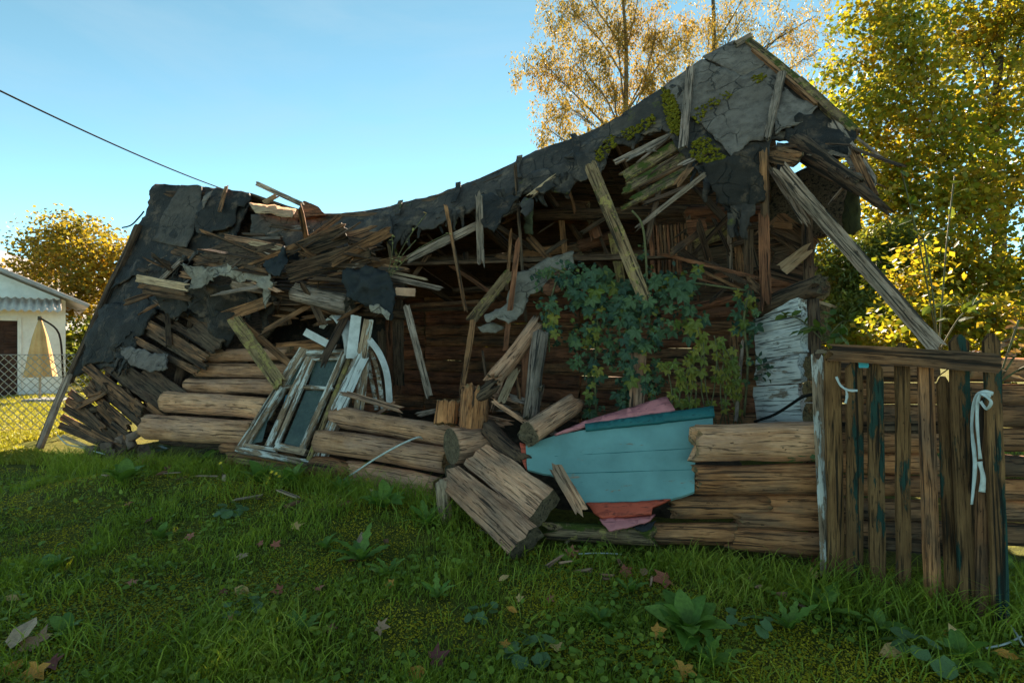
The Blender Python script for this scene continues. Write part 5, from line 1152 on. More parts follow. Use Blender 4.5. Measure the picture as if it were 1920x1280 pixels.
# far wood so that no bare horizon shows behind the house
fw = []
pos = []
for i in range(240):
    a = R.uniform(-1.25, 1.25); d_ = R.uniform(44, 60); c_ = np.array([math.sin(a)*d_, math.cos(a)*d_, 0]); h_ = R.uniform(4.5, 8)
    q = unit(160)*np.array([2.4, 2.4, h_*.5])*(R.random((160, 1))**.4); pos.append(c_+q+np.array([0, 0, h_*.45]))
pos = np.concatenate(pos); n = len(pos); d = unit(n); d[:, 2] -= .4
leaf_cloud('far_wood', pos, d, unit(n)+np.array([0, 0, .4]), R.uniform(.5, 1.0, n), 'kite', leafmat('far_wood_leaf', [(0, (.03, .04, .01)), (.5, (.10, .10, .02)), (1, (.26, .16, .03))], .4, 1.4, posn=.2), None, 'stuff')

# ============================================================ creeper in the open room
VINE = thing('creeper_vine', P(1190, 790, 4.9), 'blue green five leaved creeper covering the middle of the open room', 'vine')
def palmate(n=5, s=1.0, seed=0):
    r = random.Random(seed); V = []; Fc = []
    for k in range(n):
        a = (k-(n-1)/2)*.95/(n/5)+r.uniform(-.08, .08); L_ = (1.0 if abs(k-(n-1)/2) < 1.2 else .72)*r.uniform(.9, 1.05); w = .26*L_
        ca, sa = math.cos(a), math.sin(a); b = len(V); dz = r.uniform(-.10, .02)
        for (u, v, z) in ((.06, 0, 0), (.28, .7, .03), (.55, 1., .05), (.80, .55, .0), (1, 0, -.10), (.80, -.55, .0), (.55, -1., .05), (.28, -.7, .03), (.5, 0, -.03)):
            x, y = u*L_, v*w; V.append(((x*ca-y*sa)*s, (x*sa+y*ca)*s, (z+dz*u)*s))
        for i in range(8): Fc.append((b+i, b+(i+1) % 8, b+8))
    return mesh('creeper_leaf', V, Fc)
M['creep'] = objleaf('creeper_leaf_green', (.035, .070, .042), (.10, .135, .045), .2)
M['creepy'] = objleaf('creeper_leaf_yellowing', (.13, .15, .02), (.30, .22, .03), .3)
cms = [palmate(5, 1, i) for i in range(4)]; cys = [palmate(5, 1, 20+i) for i in range(3)]
for m_ in cms: m_.materials.append(M['creep'])
for m_ in cys: m_.materials.append(M['creepy'])
rg = [([(1060, 500), (1110, 490), (1150, 520), (1200, 530), (1230, 560), (1200, 600), (1150, 600), (1080, 580), (1055, 540)], 66, 4.95, .125), ([(1165, 560), (1215, 550), (1235, 620), (1215, 660), (1180, 660), (1160, 620)], 34, 4.75, .115), ([(1155, 640), (1190, 650), (1195, 720), (1175, 790), (1155, 740)], 30, 4.75, .105),
      ([(1095, 600), (1125, 600), (1125, 700), (1118, 800), (1102, 790), (1100, 700)], 30, 4.9, .10), ([(1135, 600), (1150, 600), (1150, 690), (1138, 690)], 10, 4.9, .10), ([(1068, 570), (1082, 570), (1086, 690), (1072, 690)], 11, 4.95, .09), ([(1226, 560), (1242, 560), (1240, 680), (1228, 680)], 11, 4.8, .10), ([(1220, 505), (1310, 500), (1310, 545), (1260, 560), (1215, 545)], 20, 4.8, .15), ([(1010, 560), (1045, 555), (1050, 640), (1020, 640)], 18, 5.0, .10), ([(1250, 560), (1330, 590), (1300, 640), (1250, 620)], 14, 4.8, .12),
      ([(1380, 545), (1420, 540), (1425, 600), (1400, 650), (1375, 620)], 20, 4.6, .11), ([(1200, 680), (1240, 680), (1245, 770), (1215, 780)], 22, 4.7, .085), ([(1000, 510), (1050, 490), (1080, 490), (1060, 520), (1010, 540)], 16, 5.2, .11), ([(1195, 450), (1215, 440), (1220, 520), (1200, 530)], 8, 4.75, .09), ([(1385, 640), (1440, 630), (1445, 700), (1400, 720)], 8, 4.4, .12)]
rr = random.Random(21); nl = 0; anchors = []
for poly, n, Y, s in rg:
    xs = [q[0] for q in poly]; ys = [q[1] for q in poly]; k = 0
    while k < n and nl < 298:
        x, y = rr.uniform(min(xs), max(xs)), rr.uniform(min(ys), max(ys))
        if not inpoly(x, y, poly): continue
        k += 1; nl += 1; p = P(x, y, Y+rr.uniform(-.16, .10)); anchors.append(p)
        yel = rr.random() < (.34 if x > 1240 or (y > 560 and x < 1150) else .12)
        me = rr.choice(cys if yel else cms)
        fz = Vector((rr.uniform(-.5, .5), -1, rr.uniform(.1, .9))); dr = Vector((rr.uniform(-.8, .8), rr.uniform(-.3, .1), -1+rr.uniform(-.2, .7)))
        mt = frame(p, p+dr, fz) @ Matrix.Scale(s*rr.uniform(.38, .92), 4)
        link('leaf', me, None, mt, VINE)
# the many smaller leaves in between
sv = []; 
for poly, n, Y, s in rg:
    xs = [q[0] for q in poly]; ys = [q[1] for q in poly]; k = 0
    while k < n:
        x, y = rr.uniform(min(xs), max(xs)), rr.uniform(min(ys), max(ys))
        if not inpoly(x, y, poly): continue
        k += 1; sv.append(P(x, y, Y+rr.uniform(-.1, .25)))
sv = np.array([tuple(q) for q in sv]); n_ = len(sv); sv = np.repeat(sv, 4, 0)+R.normal(size=(n_*4, 3))*.03; n_ = len(sv)
dd = unit(n_); dd[:, 2] -= .8; nn = unit(n_)*.6; nn[:, 1] -= 1; nn[:, 2] += .4
leaf_cloud('small_leaves', sv, dd, nn, R.uniform(.035, .075, n_), 'kite', leafmat('creeper_small_leaf', [(0, (.02, .04, .025)), (.5, (.05, .085, .045)), (.85, (.09, .12, .04)), (1, (.24, .19, .03))], .3, 1.4, .3), VINE, 'stuff')
stems = [[(1195, 790, 4.8), (1185, 700, 4.85), (1200, 620, 4.8), (1212, 540, 4.78), (1206, 430, 4.72), (1185, 395, 4.75)], [(1120, 800, 4.95), (1115, 700, 4.98), (1120, 600, 5.0), (1090, 530, 5.0), (1030, 500, 5.2)], [(1170, 770, 4.82), (1175, 650, 4.85), (1190, 560, 4.9), (1270, 530, 4.85), (1400, 545, 4.65)],
         [(1395, 780, 4.5), (1402, 680, 4.5), (1395, 600, 4.55), (1405, 545, 4.6)], [(1030, 660, 5.0), (1030, 580, 5.05), (1045, 520, 5.2)]]
for st in stems: tube('stem', spline([P(*q) for q in st], 6), .011, M['stem'], VINE, 5)
# yellowing climber right of the creeper
CL2 = thing('climbing_shrub', P(1320, 800, 4.5), 'yellowing straggly climber with pale stems left of the white wall', 'shrub')
for k in range(16):
    x0_ = rr.uniform(1255, 1400); x1_ = x0_+rr.uniform(-50, 50); yt = rr.uniform(610, 720)
    pts_ = spline([P(x0_, 800, 4.5), P((x0_*2+x1_)/3+rr.uniform(-12, 12), 740, 4.45), P((x0_+x1_*2)/3+rr.uniform(-14, 14), (yt+700)/2, 4.42), P(x1_, yt, 4.4)], 5)
    tube('stem', pts_, .006, M['stem'], CL2, 5)
    for q in range(6):
        p = pts_[rr.randrange(3, len(pts_))]; me = rr.choice(cys)
        link('leaf', me, None, frame(p, p+Vector((rr.uniform(-1, 1), rr.uniform(-.6, .1), rr.uniform(-1, .2))), (rr.uniform(-.5, .5), -1, .6)) @ Matrix.Scale(rr.uniform(.045, .085), 4), CL2)
leafone = mesh('shrub_leaf', [(0, 0, 0), (.25, .22, .04), (.6, .24, .05), (1, 0, -.08), (.6, -.24, .05), (.25, -.22, .04), (.5, 0, -.01)], [(0, 1, 6), (1, 2, 6), (2, 3, 6), (3, 4, 6), (4, 5, 6), (5, 0, 6)])
def sprig(label, root, tips, mat, size, n, name='sprig', cat='shrub', stem=.006):
    t_ = thing(name, root, label, cat)
    lm = leafone.copy(); lm.materials.clear(); lm.materials.append(mat)
    for tp_ in tips:
        a = Vector(root); b = Vector(tp_); ps = spline([a, a.lerp(b, .5)+Vector((rr.uniform(-.06, .06), 0, .06)), b], 6); tube('stem', ps, stem, M['stem'], t_, 5)
        for q in range(n):
            p = ps[rr.randrange(3, len(ps))]
            link('leaf', lm, None, frame(p, p+Vector((rr.uniform(-1, 1), rr.uniform(-.8, .3), rr.uniform(-.6, .6))), (rr.uniform(-.4, .4), -.6, 1)) @ Matrix.Scale(size*rr.uniform(.7, 1.2), 4), t_)
    return t_
gl = objleaf('sprig_leaf', (.06, .10, .015), (.16, .17, .03), .4)
bl = objleaf('dry_brown_leaf', (.22, .11, .045), (.36, .22, .12), .3)
sprig('green sprig overhanging the white wall beside the gate', P(1545, 640, 4.0), [P(1470, 590, 4.1), P(1500, 620, 3.95), P(1560, 590, 3.9), P(1600, 600, 3.9), P(1580, 640, 3.8)], gl, .10, 9)
sprig('tall broad leaved stalk rising over the log wall on the right', P(1760, 660, 3.9), [P(1690, 320, 4.2), P(1790, 330, 4.3), P(1730, 440, 4.0), P(1840, 560, 3.9)], gl, .10, 9)
sprig('dry brown seed stalks above the right end of the gate', P(1870, 720, 3.4), [P(1910, 600, 3.4), P(1930, 640, 3.3), P(1880, 640, 3.5), P(1960, 690, 3.2)], bl, .08, 5)
sprig('bare thin sapling with few yellow leaves at the edge of the dark opening', P(722, 532, 5.9), [P(841, 437, 5.8), P(800, 400, 5.9), P(780, 450, 5.85), P(735, 440, 5.9)], objleaf('pale_yellow_leaf', (.35, .27, .08), (.5, .4, .15), .4), .045, 6, stem=.005)
# dry leaves lying on the log wall behind the gate
lm = leafone.copy(); lm.materials.append(bl)
for k in range(16):
    x = 2.2+k*.12+rr.uniform(-.05, .05); p = Vector((x, 3.66+rr.uniform(-.06, .06), 1.40+rr.uniform(0, .03)))
    tag(link('dry_leaf', lm, None, frame(p, p+Vector((rr.uniform(-1, 1), rr.uniform(-1, 1), rr.uniform(-.1, .5))), (rr.uniform(-.5, .5), -.5, 1)) @ Matrix.Scale(rr.uniform(.08, .13), 4)), 'curled dry brown leaf lying on top of the log wall behind the gate', 'leaf', 'dry leaves on the log wall')
# ============================================================ grass, moss and herbs
def scatter(n, y0, y1, pw=1.0, x_in=1.12):
    """positions inside the view, denser towards the camera"""
    y = y0+(y1-y0)*R.random(n)**pw; x = (R.random(n)*2-1)*y*x_in; return x, y
FP = [(-7.2, 7.3), (-4.35, 6.0), (-2.9, 5.45), (-.7, 4.55), (.0, 3.9), (.25, 3.6), (.6, 3.65), (2.0, 3.42), (5, 3.3), (5, 12), (-7, 12)]   # the ruin's footprint
def outside(x, y): return np.array([not inpoly(a, b, FP) for a, b in zip(x, y)])
def nz(x, y, s, k=0): return np.array([noise.noise(Vector((a*s, b*s, k))) for a, b in zip(x, y)])
M['grass'] = leafmat('grass_blade', [(0, (.13, .17, .020)), (.45, (.24, .28, .028)), (.8, (.38, .37, .042)), (1, (.62, .46, .13))], .4, 1.5, .25, posn=1.1)
M['lawn'] = leafmat('sunny_lawn_blade', [(0, (.15, .16, .018)), (.5, (.27, .24, .03)), (1, (.40, .33, .06))], .4, 1.5, .25, posn=.8)
M['herb'] = leafmat('small_herb_leaf', [(0, (.09, .14, .022)), (.5, (.20, .25, .028)), (.85, (.34, .32, .036)), (1, (.50, .38, .05))], .3, 1.4, .2, posn=1.3)
M['mossl'] = leafmat('yellow_moss_tuft', [(0, (.30, .24, .016)), (.5, (.50, .36, .022)), (1, (.66, .46, .035))], .25, 1.3, .1, posn=2.)
def blades(name, x, y, h, w, lean, mat, flow=0.):
    n = len(x); z = gz_np(x, y)-.004; a = R.random(n)*2*math.pi; b = R.random(n)*2*math.pi
    l = lean*h*R.uniform(.3, 1.3, n); dx, dy = np.cos(b)*l+flow*h, np.sin(b)*l-flow*.5*h; sx_, sy_ = np.cos(a)*w/2, np.sin(a)*w/2
    V = np.zeros((n, 7, 3)); 
    for i, (t_, ww) in enumerate(((0, 1.), (.4, .85), (.75, .55))):
        cx, cy, cz = x+dx*t_**2, y+dy*t_**2, z+h*t_*(1-.25*lean*t_)
        V[:, 2*i] = np.stack([cx-sx_*ww, cy-sy_*ww, cz], 1); V[:, 2*i+1] = np.stack([cx+sx_*ww, cy+sy_*ww, cz], 1)
    V[:, 6] = np.stack([x+dx, y+dy, z+h*(1-.3*lean)], 1)
    I = np.array([(0, 1, 3), (0, 3, 2), (2, 3, 5), (2, 5, 4), (4, 5, 6)])
    o = link(name, np_mesh(name, V.reshape(-1, 3), (np.arange(n)[:, None, None]*7+I[None]).reshape(-1, 3)), mat); return o
# blades come in patches
x, y = scatter(150000, 1.9, 7.6, 1.25); m_ = outside(x, y); x, y = x[m_], y[m_]
d = nz(x, y, 1.15, 1)+.6*nz(x, y, 3.1, 4); keep = R.random(len(x)) < np.clip(.30+1.5*d, .015, 1); x, y, d = x[keep], y[keep], d[keep]
edge = np.array([min(1., max(0., 1-abs(b-(4.55-.42*a))/.55)) for a, b in zip(x, y)])
h = (.035+.05*R.random(len(x))**2)*(1+1.0*np.clip(d, -.3, 1))+.08*edge*R.random(len(x))
tag(blades('grass', x, y, h, .0045+.004*R.random(len(x)), .55, M['grass'], .12), 'short green grass of the shaded foreground', 'grass', kind='stuff')
# long tufts
cx, cy, ch = [], [], []
tuft = [(-3.75, 5.75, .34, 260), (-2.0, 4.95, .3, 200), (-1.75, 5.0, .34, 200), (-1.1, 4.5, .30, 200), (-.55, 4.1, .26, 160), (-.2, 3.65, .22, 140), (2.0, 3.05, .28, 160), (2.3, 2.85, .28, 160), (2.6, 2.75, .3, 160), (1.7, 3.1, .22, 120), (1.2, 2.9, .16, 90), (-4.6, 5.7, .3, 240), (-5.0, 5.9, .34, 260), (-4.2, 5.55, .3, 220), (-5.5, 6.4, .3, 200), (-3.3, 5.3, .24, 160),
        (-1.3, 2.5, .22, 170), (-1.75, 2.6, .2, 120), (-1.0, 2.35, .18, 110), (-2.6, 3.0, .18, 120), (-2.1, 2.5, .2, 120), (.2, 2.9, .14, 90), (.7, 3.2, .14, 90), (-.3, 3.2, .16, 90), (1.9, 2.35, .2, 110), (1.2, 2.2, .16, 90), (2.9, 2.9, .3, 160), (-1.5, 4.2, .26, 160), (-2.6, 4.7, .24, 160)]
tuft += [(-4.25+.16*i*1.0+R.uniform(-.08, .08), 5.98-.068*i*1.0+R.uniform(-.08, .06), R.uniform(.16, .34), 90) for i in range(22)]
tuft += [(.35+.13*i, 3.45-.012*i+R.uniform(-.05, .03), R.uniform(.10, .2), 60) for i in range(12)]
tuft += [(2.0+.10*i, 2.98-.03*i, R.uniform(.2, .34), 90) for i in range(9)]
for _k in range(46):
    _y = R.uniform(2.3, 5.2); _x = R.uniform(-1, 1)*_y*.95
    if not inpoly(_x, _y+.15, FP): tuft.append((_x, _y, R.uniform(.08, .2), 45))
for (a, b, hh, n) in tuft:
    s_ = .10+hh*.35; cx.append(a+R.normal(size=n)*s_); cy.append(b+R.normal(size=n)*s_*.6); ch.append(hh*R.uniform(.4, 1.1, n))
x, y, h = np.concatenate(cx), np.concatenate(cy), np.concatenate(ch)
tag(blades('grass_tufts', x, y, h, .005+.004*R.random(len(x)), .8, M['grass'], .1), 'longer grass tufts along the ruin and in the foreground', 'grass', kind='stuff')
# sunlit neighbour lawn
n = 60000; y = 6.2+8.5*R.random(n)**1.1; x = -y*(.72+.5*R.random(n)); m_ = outside(x, y); x, y = x[m_], y[m_]
tag(blades('lawn', x, y, .05+.05*R.random(len(x)), .011+.007*R.random(len(x)), .6, M['lawn']), 'sunlit yellow green lawn behind the wire fence', 'lawn', kind='stuff')
# small herb leaves and moss
def lowleaf(name, n, y0, y1, pw, size, shape, mat, patch, thr, label, up=1.4, hgt=.03):
    x, y = scatter(n, y0, y1, pw); m_ = outside(x, y); x, y = x[m_], y[m_]
    d = nz(x, y, patch, 9+thr)+.5*nz(x, y, patch*3.3, 2)
    A_ = nz(x, y, 1.15, 1)+.6*nz(x, y, 3.1, 4)
    d = (-A_-.05) if name == 'moss' else d+.7*A_+.12
    k = R.random(len(x)) < np.clip(.5+2.2*(d-thr), .02, 1); x, y = x[k], y[k]; n = len(x)
    z = gz_np(x, y)+R.random(n)*hgt
    dr = unit(n); dr[:, 2] = np.abs(dr[:, 2])*.3; nr = unit(n)*.7; nr[:, 2] += up
    o = leaf_cloud(name, np.stack([x, y, z], 1), dr, nr, size*R.uniform(.6, 1.4, n), shape, mat, None); tag(o, label, name.split('_')[0], kind='stuff')
lowleaf('herbs', 110000, 1.9, 7.4, 1.25, .017, 'kite', M['herb'], .9, .0, 'carpet of small herb leaves between the grass')
lowleaf('clover', 13000, 1.9, 5.5, 1.15, .030, 'round', M['herb'], 1.2, .12, 'patches of larger clover leaves in the foreground', hgt=.06)
lowleaf('moss', 230000, 1.9, 6.0, 1.3, .012, 'kite', M['mossl'], .8, .05, 'yellow moss between the grass', .4, .012)

# ------------------------------------------------------------ weeds that can be told apart
def dandelion_leaf():
    V = []; Fc = []; N_ = 9; mid = []
    for i in range(N_):
        u = i/(N_-1); w = .16*math.sin(math.pi*min(1, u*.9+.08))**.8*(1.0 if i % 2 else .5)
        z = .22*math.sin(u*2.2); V += [(u, w, z+.02), (u, 0, z), (u, -w, z+.02)]
    for i in range(N_-1):
        a = 3*i; Fc += [(a, a+1, a+4, a+3), (a+1, a+2, a+5, a+4)]
    return mesh('weed_leaf', V, Fc)
def broad_leaf():
    V = []; Fc = []; N_ = 8
    for i in range(N_):
        u = i/(N_-1); w = .24*math.sin(math.pi*min(1, u**.8*.96+.03))**.7; z = .25*math.sin(u*2.4)+.012*(i % 2); V += [(u, w, z+.03), (u, 0, z), (u, -w, z+.03)]
    for i in range(N_-1):
        a = 3*i; Fc += [(a, a+1, a+4, a+3), (a+1, a+2, a+5, a+4)]
    return mesh('weed_leaf', V, Fc)
def round_leaf():
    V = [(0.5, 0, 0)]; Fc = []
    for i in range(14):
        a = 2*math.pi*i/14+.22; r_ = .5*(1+.07*(i % 2)); V.append((.5+r_*math.cos(a) if abs(a-math.pi) > .3 else .18, r_*math.sin(a), .07+.03*(i % 2)))
    for i in range(14): Fc.append((0, 1+i, 1+(i+1) % 14))
    return mesh('weed_leaf', V, Fc)
wm = objleaf('weed_leaf_green', (.13, .22, .03), (.22, .29, .045), .3); wb_ = objleaf('weed_leaf_blue_green', (.13, .19, .07), (.17, .23, .08), .25)
LEAF = {'dandelion': (dandelion_leaf(), wm), 'dock': (broad_leaf(), wm), 'round': (round_leaf(), wb_)}
for k, (me, mt) in LEAF.items(): me.materials.append(mt); me.shade_smooth()
def gpt(px, py):
    Y = 1.5*F/(py-640)
    for _ in range(4): q = P(px, py, Y); Y = (CAMZ-gz(q.x, q.y))*F/(py-640)
    return P(px, py, Y)
W_ = [('dock', 380, 880, .26, 11, 'tall leafy weed before the lowest pale log left of the window'), ('dandelion', 640, 928, .26, 10, 'tall toothed weed before the fallen logs right of the window'), ('dock', 720, 952, .24, 10, 'leafy weed at the foot of the lowest fallen log'), ('dandelion', 800, 985, .24, 9, 'toothed weed left of the pale broken block'), ('dock', 230, 905, .24, 10, 'leafy weed in the tall grass left of the sunken log'), ('dandelion', 1110, 1015, .16, 8, 'toothed weed in front of the mossy rotten log'),
      ('dandelion', 680, 1050, .24, 9, 'toothed dandelion rosette left of the squared beams'), ('dandelion', 730, 1080, .18, 8, 'smaller dandelion rosette below the squared beams'), ('dock', 1290, 1190, .24, 14, 'large dock rosette with long leaves at the bottom centre right'), ('dandelion', 1540, 1150, .22, 9, 'jagged dandelion in front of the leftmost picket'),
      ('dandelion', 1480, 1180, .18, 8, 'dandelion left of the jagged one before the gate'), ('dock', 1120, 1170, .13, 9, 'small dock plant among the clover at the bottom'), ('round', 985, 1230, .075, 11, 'round leaved herb cluster at the bottom centre'), ('round', 900, 1160, .06, 9, 'round leaved herb cluster right of centre grass'), ('round', 1375, 1020, .12, 9, 'large round leaved plant before the low log wall'),
      ('round', 1525, 960, .10, 6, 'round leaved creeper at the foot of the white door post'), ('round', 290, 850, .12, 10, 'blue green leafy plant in front of the lowest pale log'), ('round', 430, 965, .08, 12, 'blue green plant in the grass below the window'), ('dock', 610, 1030, .12, 7, 'small broad leaved weed below the fallen logs'), ('dock', 100, 1070, .15, 7, 'long leaved weed at the left edge'),
      ('dock', 120, 1190, .13, 6, 'broad leaved weed beside the brown leaves at the lower left'), ('round', 460, 1150, .06, 9, 'herb cluster right of the large tan leaf'), ('dock', 545, 915, .26, 12, 'leafy weed with yellow flowers before the window sill'), ('dock', 490, 905, .24, 11, 'leafy weed left of the yellow flowers'), ('dock', 1800, 1240, .14, 9, 'broad leaved weed below the right pickets'),
      ('round', 1720, 1240, .09, 9, 'round leaved weed before the tan leaf on the right'), ('dock', 1650, 1180, .12, 8, 'weed clump before the middle pickets'), ('dandelion', 1330, 1250, .17, 9, 'dandelion at the lower edge right of the dock'), ('dandelion', 820, 1120, .13, 8, 'flat rosette in the mossy middle foreground'), ('round', 1500, 870, .06, 6, 'small green plant growing on the low log wall'), ('dandelion', 1900, 1080, .2, 8, 'weed at the right edge beyond the gate'), ('dock', 300, 1010, .12, 7, 'weed in the left grass below the sunken log'),
      ('dandelion', 560, 1190, .14, 8, 'rosette in the grass left of bottom centre'), ('dandelion', 1180, 1110, .12, 8, 'small rosette left of the reddish maple leaf'), ('round', 1410, 1180, .07, 8, 'round herb left of the dandelions near the gate')]
for (kd, px, py, s, n, lab) in W_:
    p = gpt(px, py) if 'on the low' not in lab else P(px, py, 3.45)
    t_ = thing({'dandelion': 'dandelion', 'dock': 'dock_plant', 'round': 'round_leaved_plant'}[kd], p, lab, 'weed')
    me = LEAF[kd][0]
    for k in range(n):
        a = 2*math.pi*k/n+rr.uniform(-.3, .3); s_ = s*rr.uniform(.7, 1.15)
        if kd == 'round':
            q = p+Vector((math.cos(a)*s*rr.uniform(.2, 1.3), math.sin(a)*s*rr.uniform(.2, 1.), s*rr.uniform(.3, 1.2))); mt = Matrix.Translation(q) @ Matrix.Rotation(a, 4, 'Z') @ Matrix.Rotation(rr.uniform(-.1, .7), 4, 'Y') @ Matrix.Rotation(rr.uniform(-.3, .5), 4, 'X') @ Matrix.Scale(s_, 4)
        else: mt = Matrix.Translation(p) @ Matrix.Rotation(a, 4, 'Z') @ Matrix.Rotation(-rr.uniform(.05, .75), 4, 'Y') @ Matrix.Rotation(rr.uniform(-.3, .3), 4, 'X') @ Matrix.Scale(s_, 4)
        link('leaf', me, None, mt, t_)
    if 'yellow flowers' in lab and kd == 'dock' and 'with' in lab:
        ym = plain('yellow_petal', (.75, .48, .02), (.6, .35, .02), 9, .6)
        for (fx, fy) in ((510, 885), (518, 888), (524, 893), (505, 897), (414, 868), (528, 902), (690, 898), (502, 905)):
            q = P(fx, fy, 4.95); V, Fc = [(0, 0, 0)], []
            for i in range(10): b = math.pi*i/5; r_ = .022 if i % 2 else .012; V.append((r_*math.cos(b), r_*math.sin(b), .006))
            Fc = [(0, 1+i, 1+(i+1) % 10) for i in range(10)]
            fl = link('flower', mesh('flower', V, Fc), ym, frame(q, q+Vector((1, 0, .2)), (0, -.7, .7)), t_)
            tube('flower_stem', [q, q+Vector((.01, .03, -.12))], .0025, M['stem'], t_, 4)
# ------------------------------------------------------------ fallen leaves
def maple_leaf(seed):
    r_ = random.Random(seed); pts = []
    for (a, l) in ((-150, .35), (-118, .62), (-95, .40), (-62, .92), (-35, .50), (0, 1.05), (35, .50), (62, .92), (95, .40), (118, .62), (150, .35), (180, .10)):
        l *= r_.uniform(.9, 1.1); a = rad(a+r_.uniform(-5, 5)); pts.append((l*math.cos(a), l*math.sin(a), .16*r_.uniform(-1, 1)*l+.10*l*l))
    V = [(0, 0, 0)]+pts; n = len(pts); return mesh('maple_leaf', V, [(0, 1+i, 1+(i+1) % n) for i in range(n)])
fm = {'rust': objleaf('rust_red_dry_leaf', (.50, .13, .07), (.60, .20, .11), .2), 'tan': objleaf('tan_dry_leaf', (.85, .45, .17), (.90, .50, .20), .25), 'brown': objleaf('brown_dry_leaf', (.50, .23, .12), (.64, .36, .21), .2), 'orange': objleaf('orange_dry_leaf', (.85, .32, .05), (.90, .38, .07), .25), 'dark': objleaf('dark_red_leaf', (.22, .05, .045), (.32, .09, .06), .2)}
FL = [(440, 1110, 'tan', .062, 0, 'large oval tan leaf lying in the left foreground grass'), (422, 1116, 'dark', .035, 1, 'small dark red leaf touching the large tan leaf'), (552, 993, 'tan', .06, 1, 'yellow maple leaf in the grass below the fallen logs'), (515, 1030, 'rust', .045, 1, 'rust leaf standing in the grass below the yellow maple leaf'), (455, 1048, 'brown', .05, 1, 'brown leaf on yellow moss left of centre'), (490, 1025, 'rust', .035, 1, 'thin rust leaf on the moss left of centre'),
      (240, 950, 'rust', .04, 1, 'rust leaf high in the left grass'), (282, 980, 'dark', .05, 1, 'dark leaf in the grass below the sunken log'), (357, 1010, 'rust', .042, 1, 'rust leaf in the grass below the blue green plant'), (250, 1098, 'rust', .04, 1, 'rust leaf in the middle of the left lawn'), (598, 1110, 'rust', .035, 1, 'rust leaf right of the dandelion roots'), (525, 1115, 'rust', .045, 1, 'rust leaf right of the large tan leaf'), (430, 1172, 'rust', .03, 1, 'small pink rust leaf above the mossy lower left'), (618, 1186, 'dark', .04, 1, 'dark red leaf in the mossy lower middle'),
      (20, 1228, 'brown', .10, 0, 'curled brown leaf at the lower left corner'), (70, 1215, 'brown', .09, 1, 'big brown maple leaf at the lower left'), (50, 1245, 'orange', .07, 0, 'orange leaf lying along the big brown maple leaf'), (68, 1266, 'orange', .075, 1, 'yellow orange maple leaf at the lower left'), (95, 1252, 'dark', .05, 1, 'dull purple leaf beside the yellow orange maple leaf'), (8, 1128, 'tan', .04, 0, 'pale leaf at the left picture edge'),
      (1072, 1046, 'rust', .055, 1, 'dull red maple leaf with a twig below the mossy log'), (1170, 1078, 'rust', .065, 1, 'reddish maple leaf in the middle right moss'), (1248, 1094, 'rust', .085, 1, 'largest rust maple leaf in the middle right moss'), (1205, 1088, 'brown', .05, 0, 'curled brown leaf between the two rust maple leaves'), (935, 1098, 'tan', .04, 0, 'small yellow leaf below the squared beams'), (972, 1132, 'tan', .03, 1, 'tiny tan leaf in the centre grass'), (970, 1158, 'orange', .035, 0, 'yellow leaf among herbs at the centre'), (735, 1102, 'orange', .04, 1, 'orange leaf under the dandelion rosette'),
      (712, 1184, 'brown', .05, 1, 'pale brown leaf on the lower middle moss'), (815, 1245, 'dark', .065, 1, 'dark brown leaf at the bottom middle'), (800, 1268, 'orange', .06, 0, 'orange oval leaf at the bottom middle edge'), (945, 1216, 'orange', .035, 1, 'small orange leaf on the round leaved herb'), (1230, 1195, 'orange', .05, 1, 'orange brown leaf beside the dock rosette'), (1040, 1225, 'tan', .045, 1, 'tan leaf in the grass right of the herb cluster'), (1284, 1262, 'orange', .06, 1, 'orange maple leaf at the bottom edge right of centre'), (1705, 1225, 'tan', .075, 0, 'long tan leaf before the pickets at the lower right'), (1765, 1198, 'orange', .035, 0, 'small orange leaf above the long tan leaf'),
      (1800, 1220, 'tan', .05, 0, 'upright tan leaf right of the long tan leaf'), (1912, 1245, 'orange', .05, 0, 'orange leaf at the right picture edge'), (1785, 1158, 'dark', .08, 1, 'dark red leaf at the foot of the right pickets'), (1528, 1095, 'tan', .05, 0, 'tan leaf at the foot of the white door post'), (1530, 1060, 'rust', .045, 1, 'rust leaf leaning on the white door post'), (1465, 1125, 'tan', .025, 0, 'tiny tan leaf left of the dandelions'), (1030, 1130, 'rust', .03, 1, 'small rust leaf on the central moss'), (660, 1055, 'dark', .035, 1, 'dark leaf under the large dandelion')]
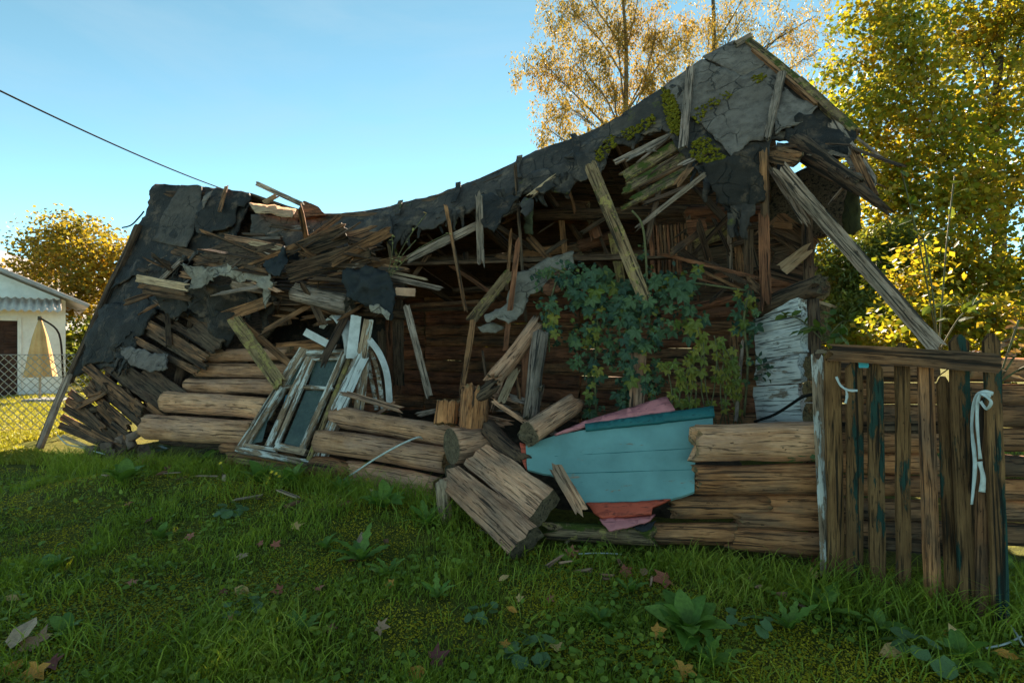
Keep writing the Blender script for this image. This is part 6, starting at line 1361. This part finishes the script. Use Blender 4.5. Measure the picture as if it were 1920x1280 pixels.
for i, (px, py, c, s, mp, lab) in enumerate(FL):
    me = maple_leaf(i) if mp else leafone.copy(); me.materials.clear(); me.materials.append(fm[c]); s_ = s*(1.2 if mp else 2.1)
    p = gpt(px, py)+Vector((0, 0, .03)); a = rr.uniform(0, 6.28)
    tag(link('fallen_leaf', me, None, Matrix.Translation(p) @ Matrix.Rotation(rr.uniform(.25, .75), 4, 'X') @ Matrix.Rotation(a, 4, 'Z') @ Matrix.Rotation(rr.uniform(-.35, .35), 4, 'Y') @ Matrix.Scale(s_, 4)), lab, 'leaf', 'fallen leaves on the grass')
def twig(lab, pts): tag(tube('twig', spline([gpt(*q)+Vector((0, 0, .035)) for q in pts], 5), .005, M['rope'], None, 5), lab, 'twig')
twig('pale twig lying right of the dull red maple leaf', [(1085, 1047), (1130, 1046), (1165, 1048)])
twig('pale bent twig at the lower right corner', [(1850, 1228), (1890, 1218), (1915, 1205)])
twig('second pale twig crossing at the lower right corner', [(1862, 1150), (1895, 1185), (1918, 1222)])
twig('crossed dry straws below the pink scrap', [(1160, 985), (1180, 1000), (1198, 1018)])

# splinters of wood lying in the grass along the ruin
cm = [log_mesh(.10, .012, .006, rough=2., nx=4, nseg=6, brk=(.02, .03)), plank_mesh(.16, .03, .008, nx=4, rag=(.03, .04)), plank_mesh(.09, .045, .01, nx=3, rag=(.03, .03))]
for q, m_ in zip(cm, ('beam', 'pale', 'old')): q.materials.append(M[m_])
for k in range(34):
    f = rr.random(); bx_, by_ = (-4.4+f*4.9, 5.9-f*2.3) if k % 3 else (.2+f*2.2, 3.45-f*.35)
    p = Vector((bx_+rr.uniform(-.2, .2), by_-abs(rr.gauss(0, .28)), 0)); p.z = gz(p.x, p.y)+.045
    tag(link('wood_chip', cm[k % 3], None, Matrix.Translation(p) @ Matrix.Rotation(rr.uniform(0, 6.3), 4, 'Z') @ Matrix.Rotation(rr.uniform(-.4, .4), 4, 'Y') @ Matrix.Scale(rr.uniform(.7, 1.5), 4)), 'small splinter of wood lying in the grass along the foot of the ruin', 'wood chip', 'wood splinters in the grass')
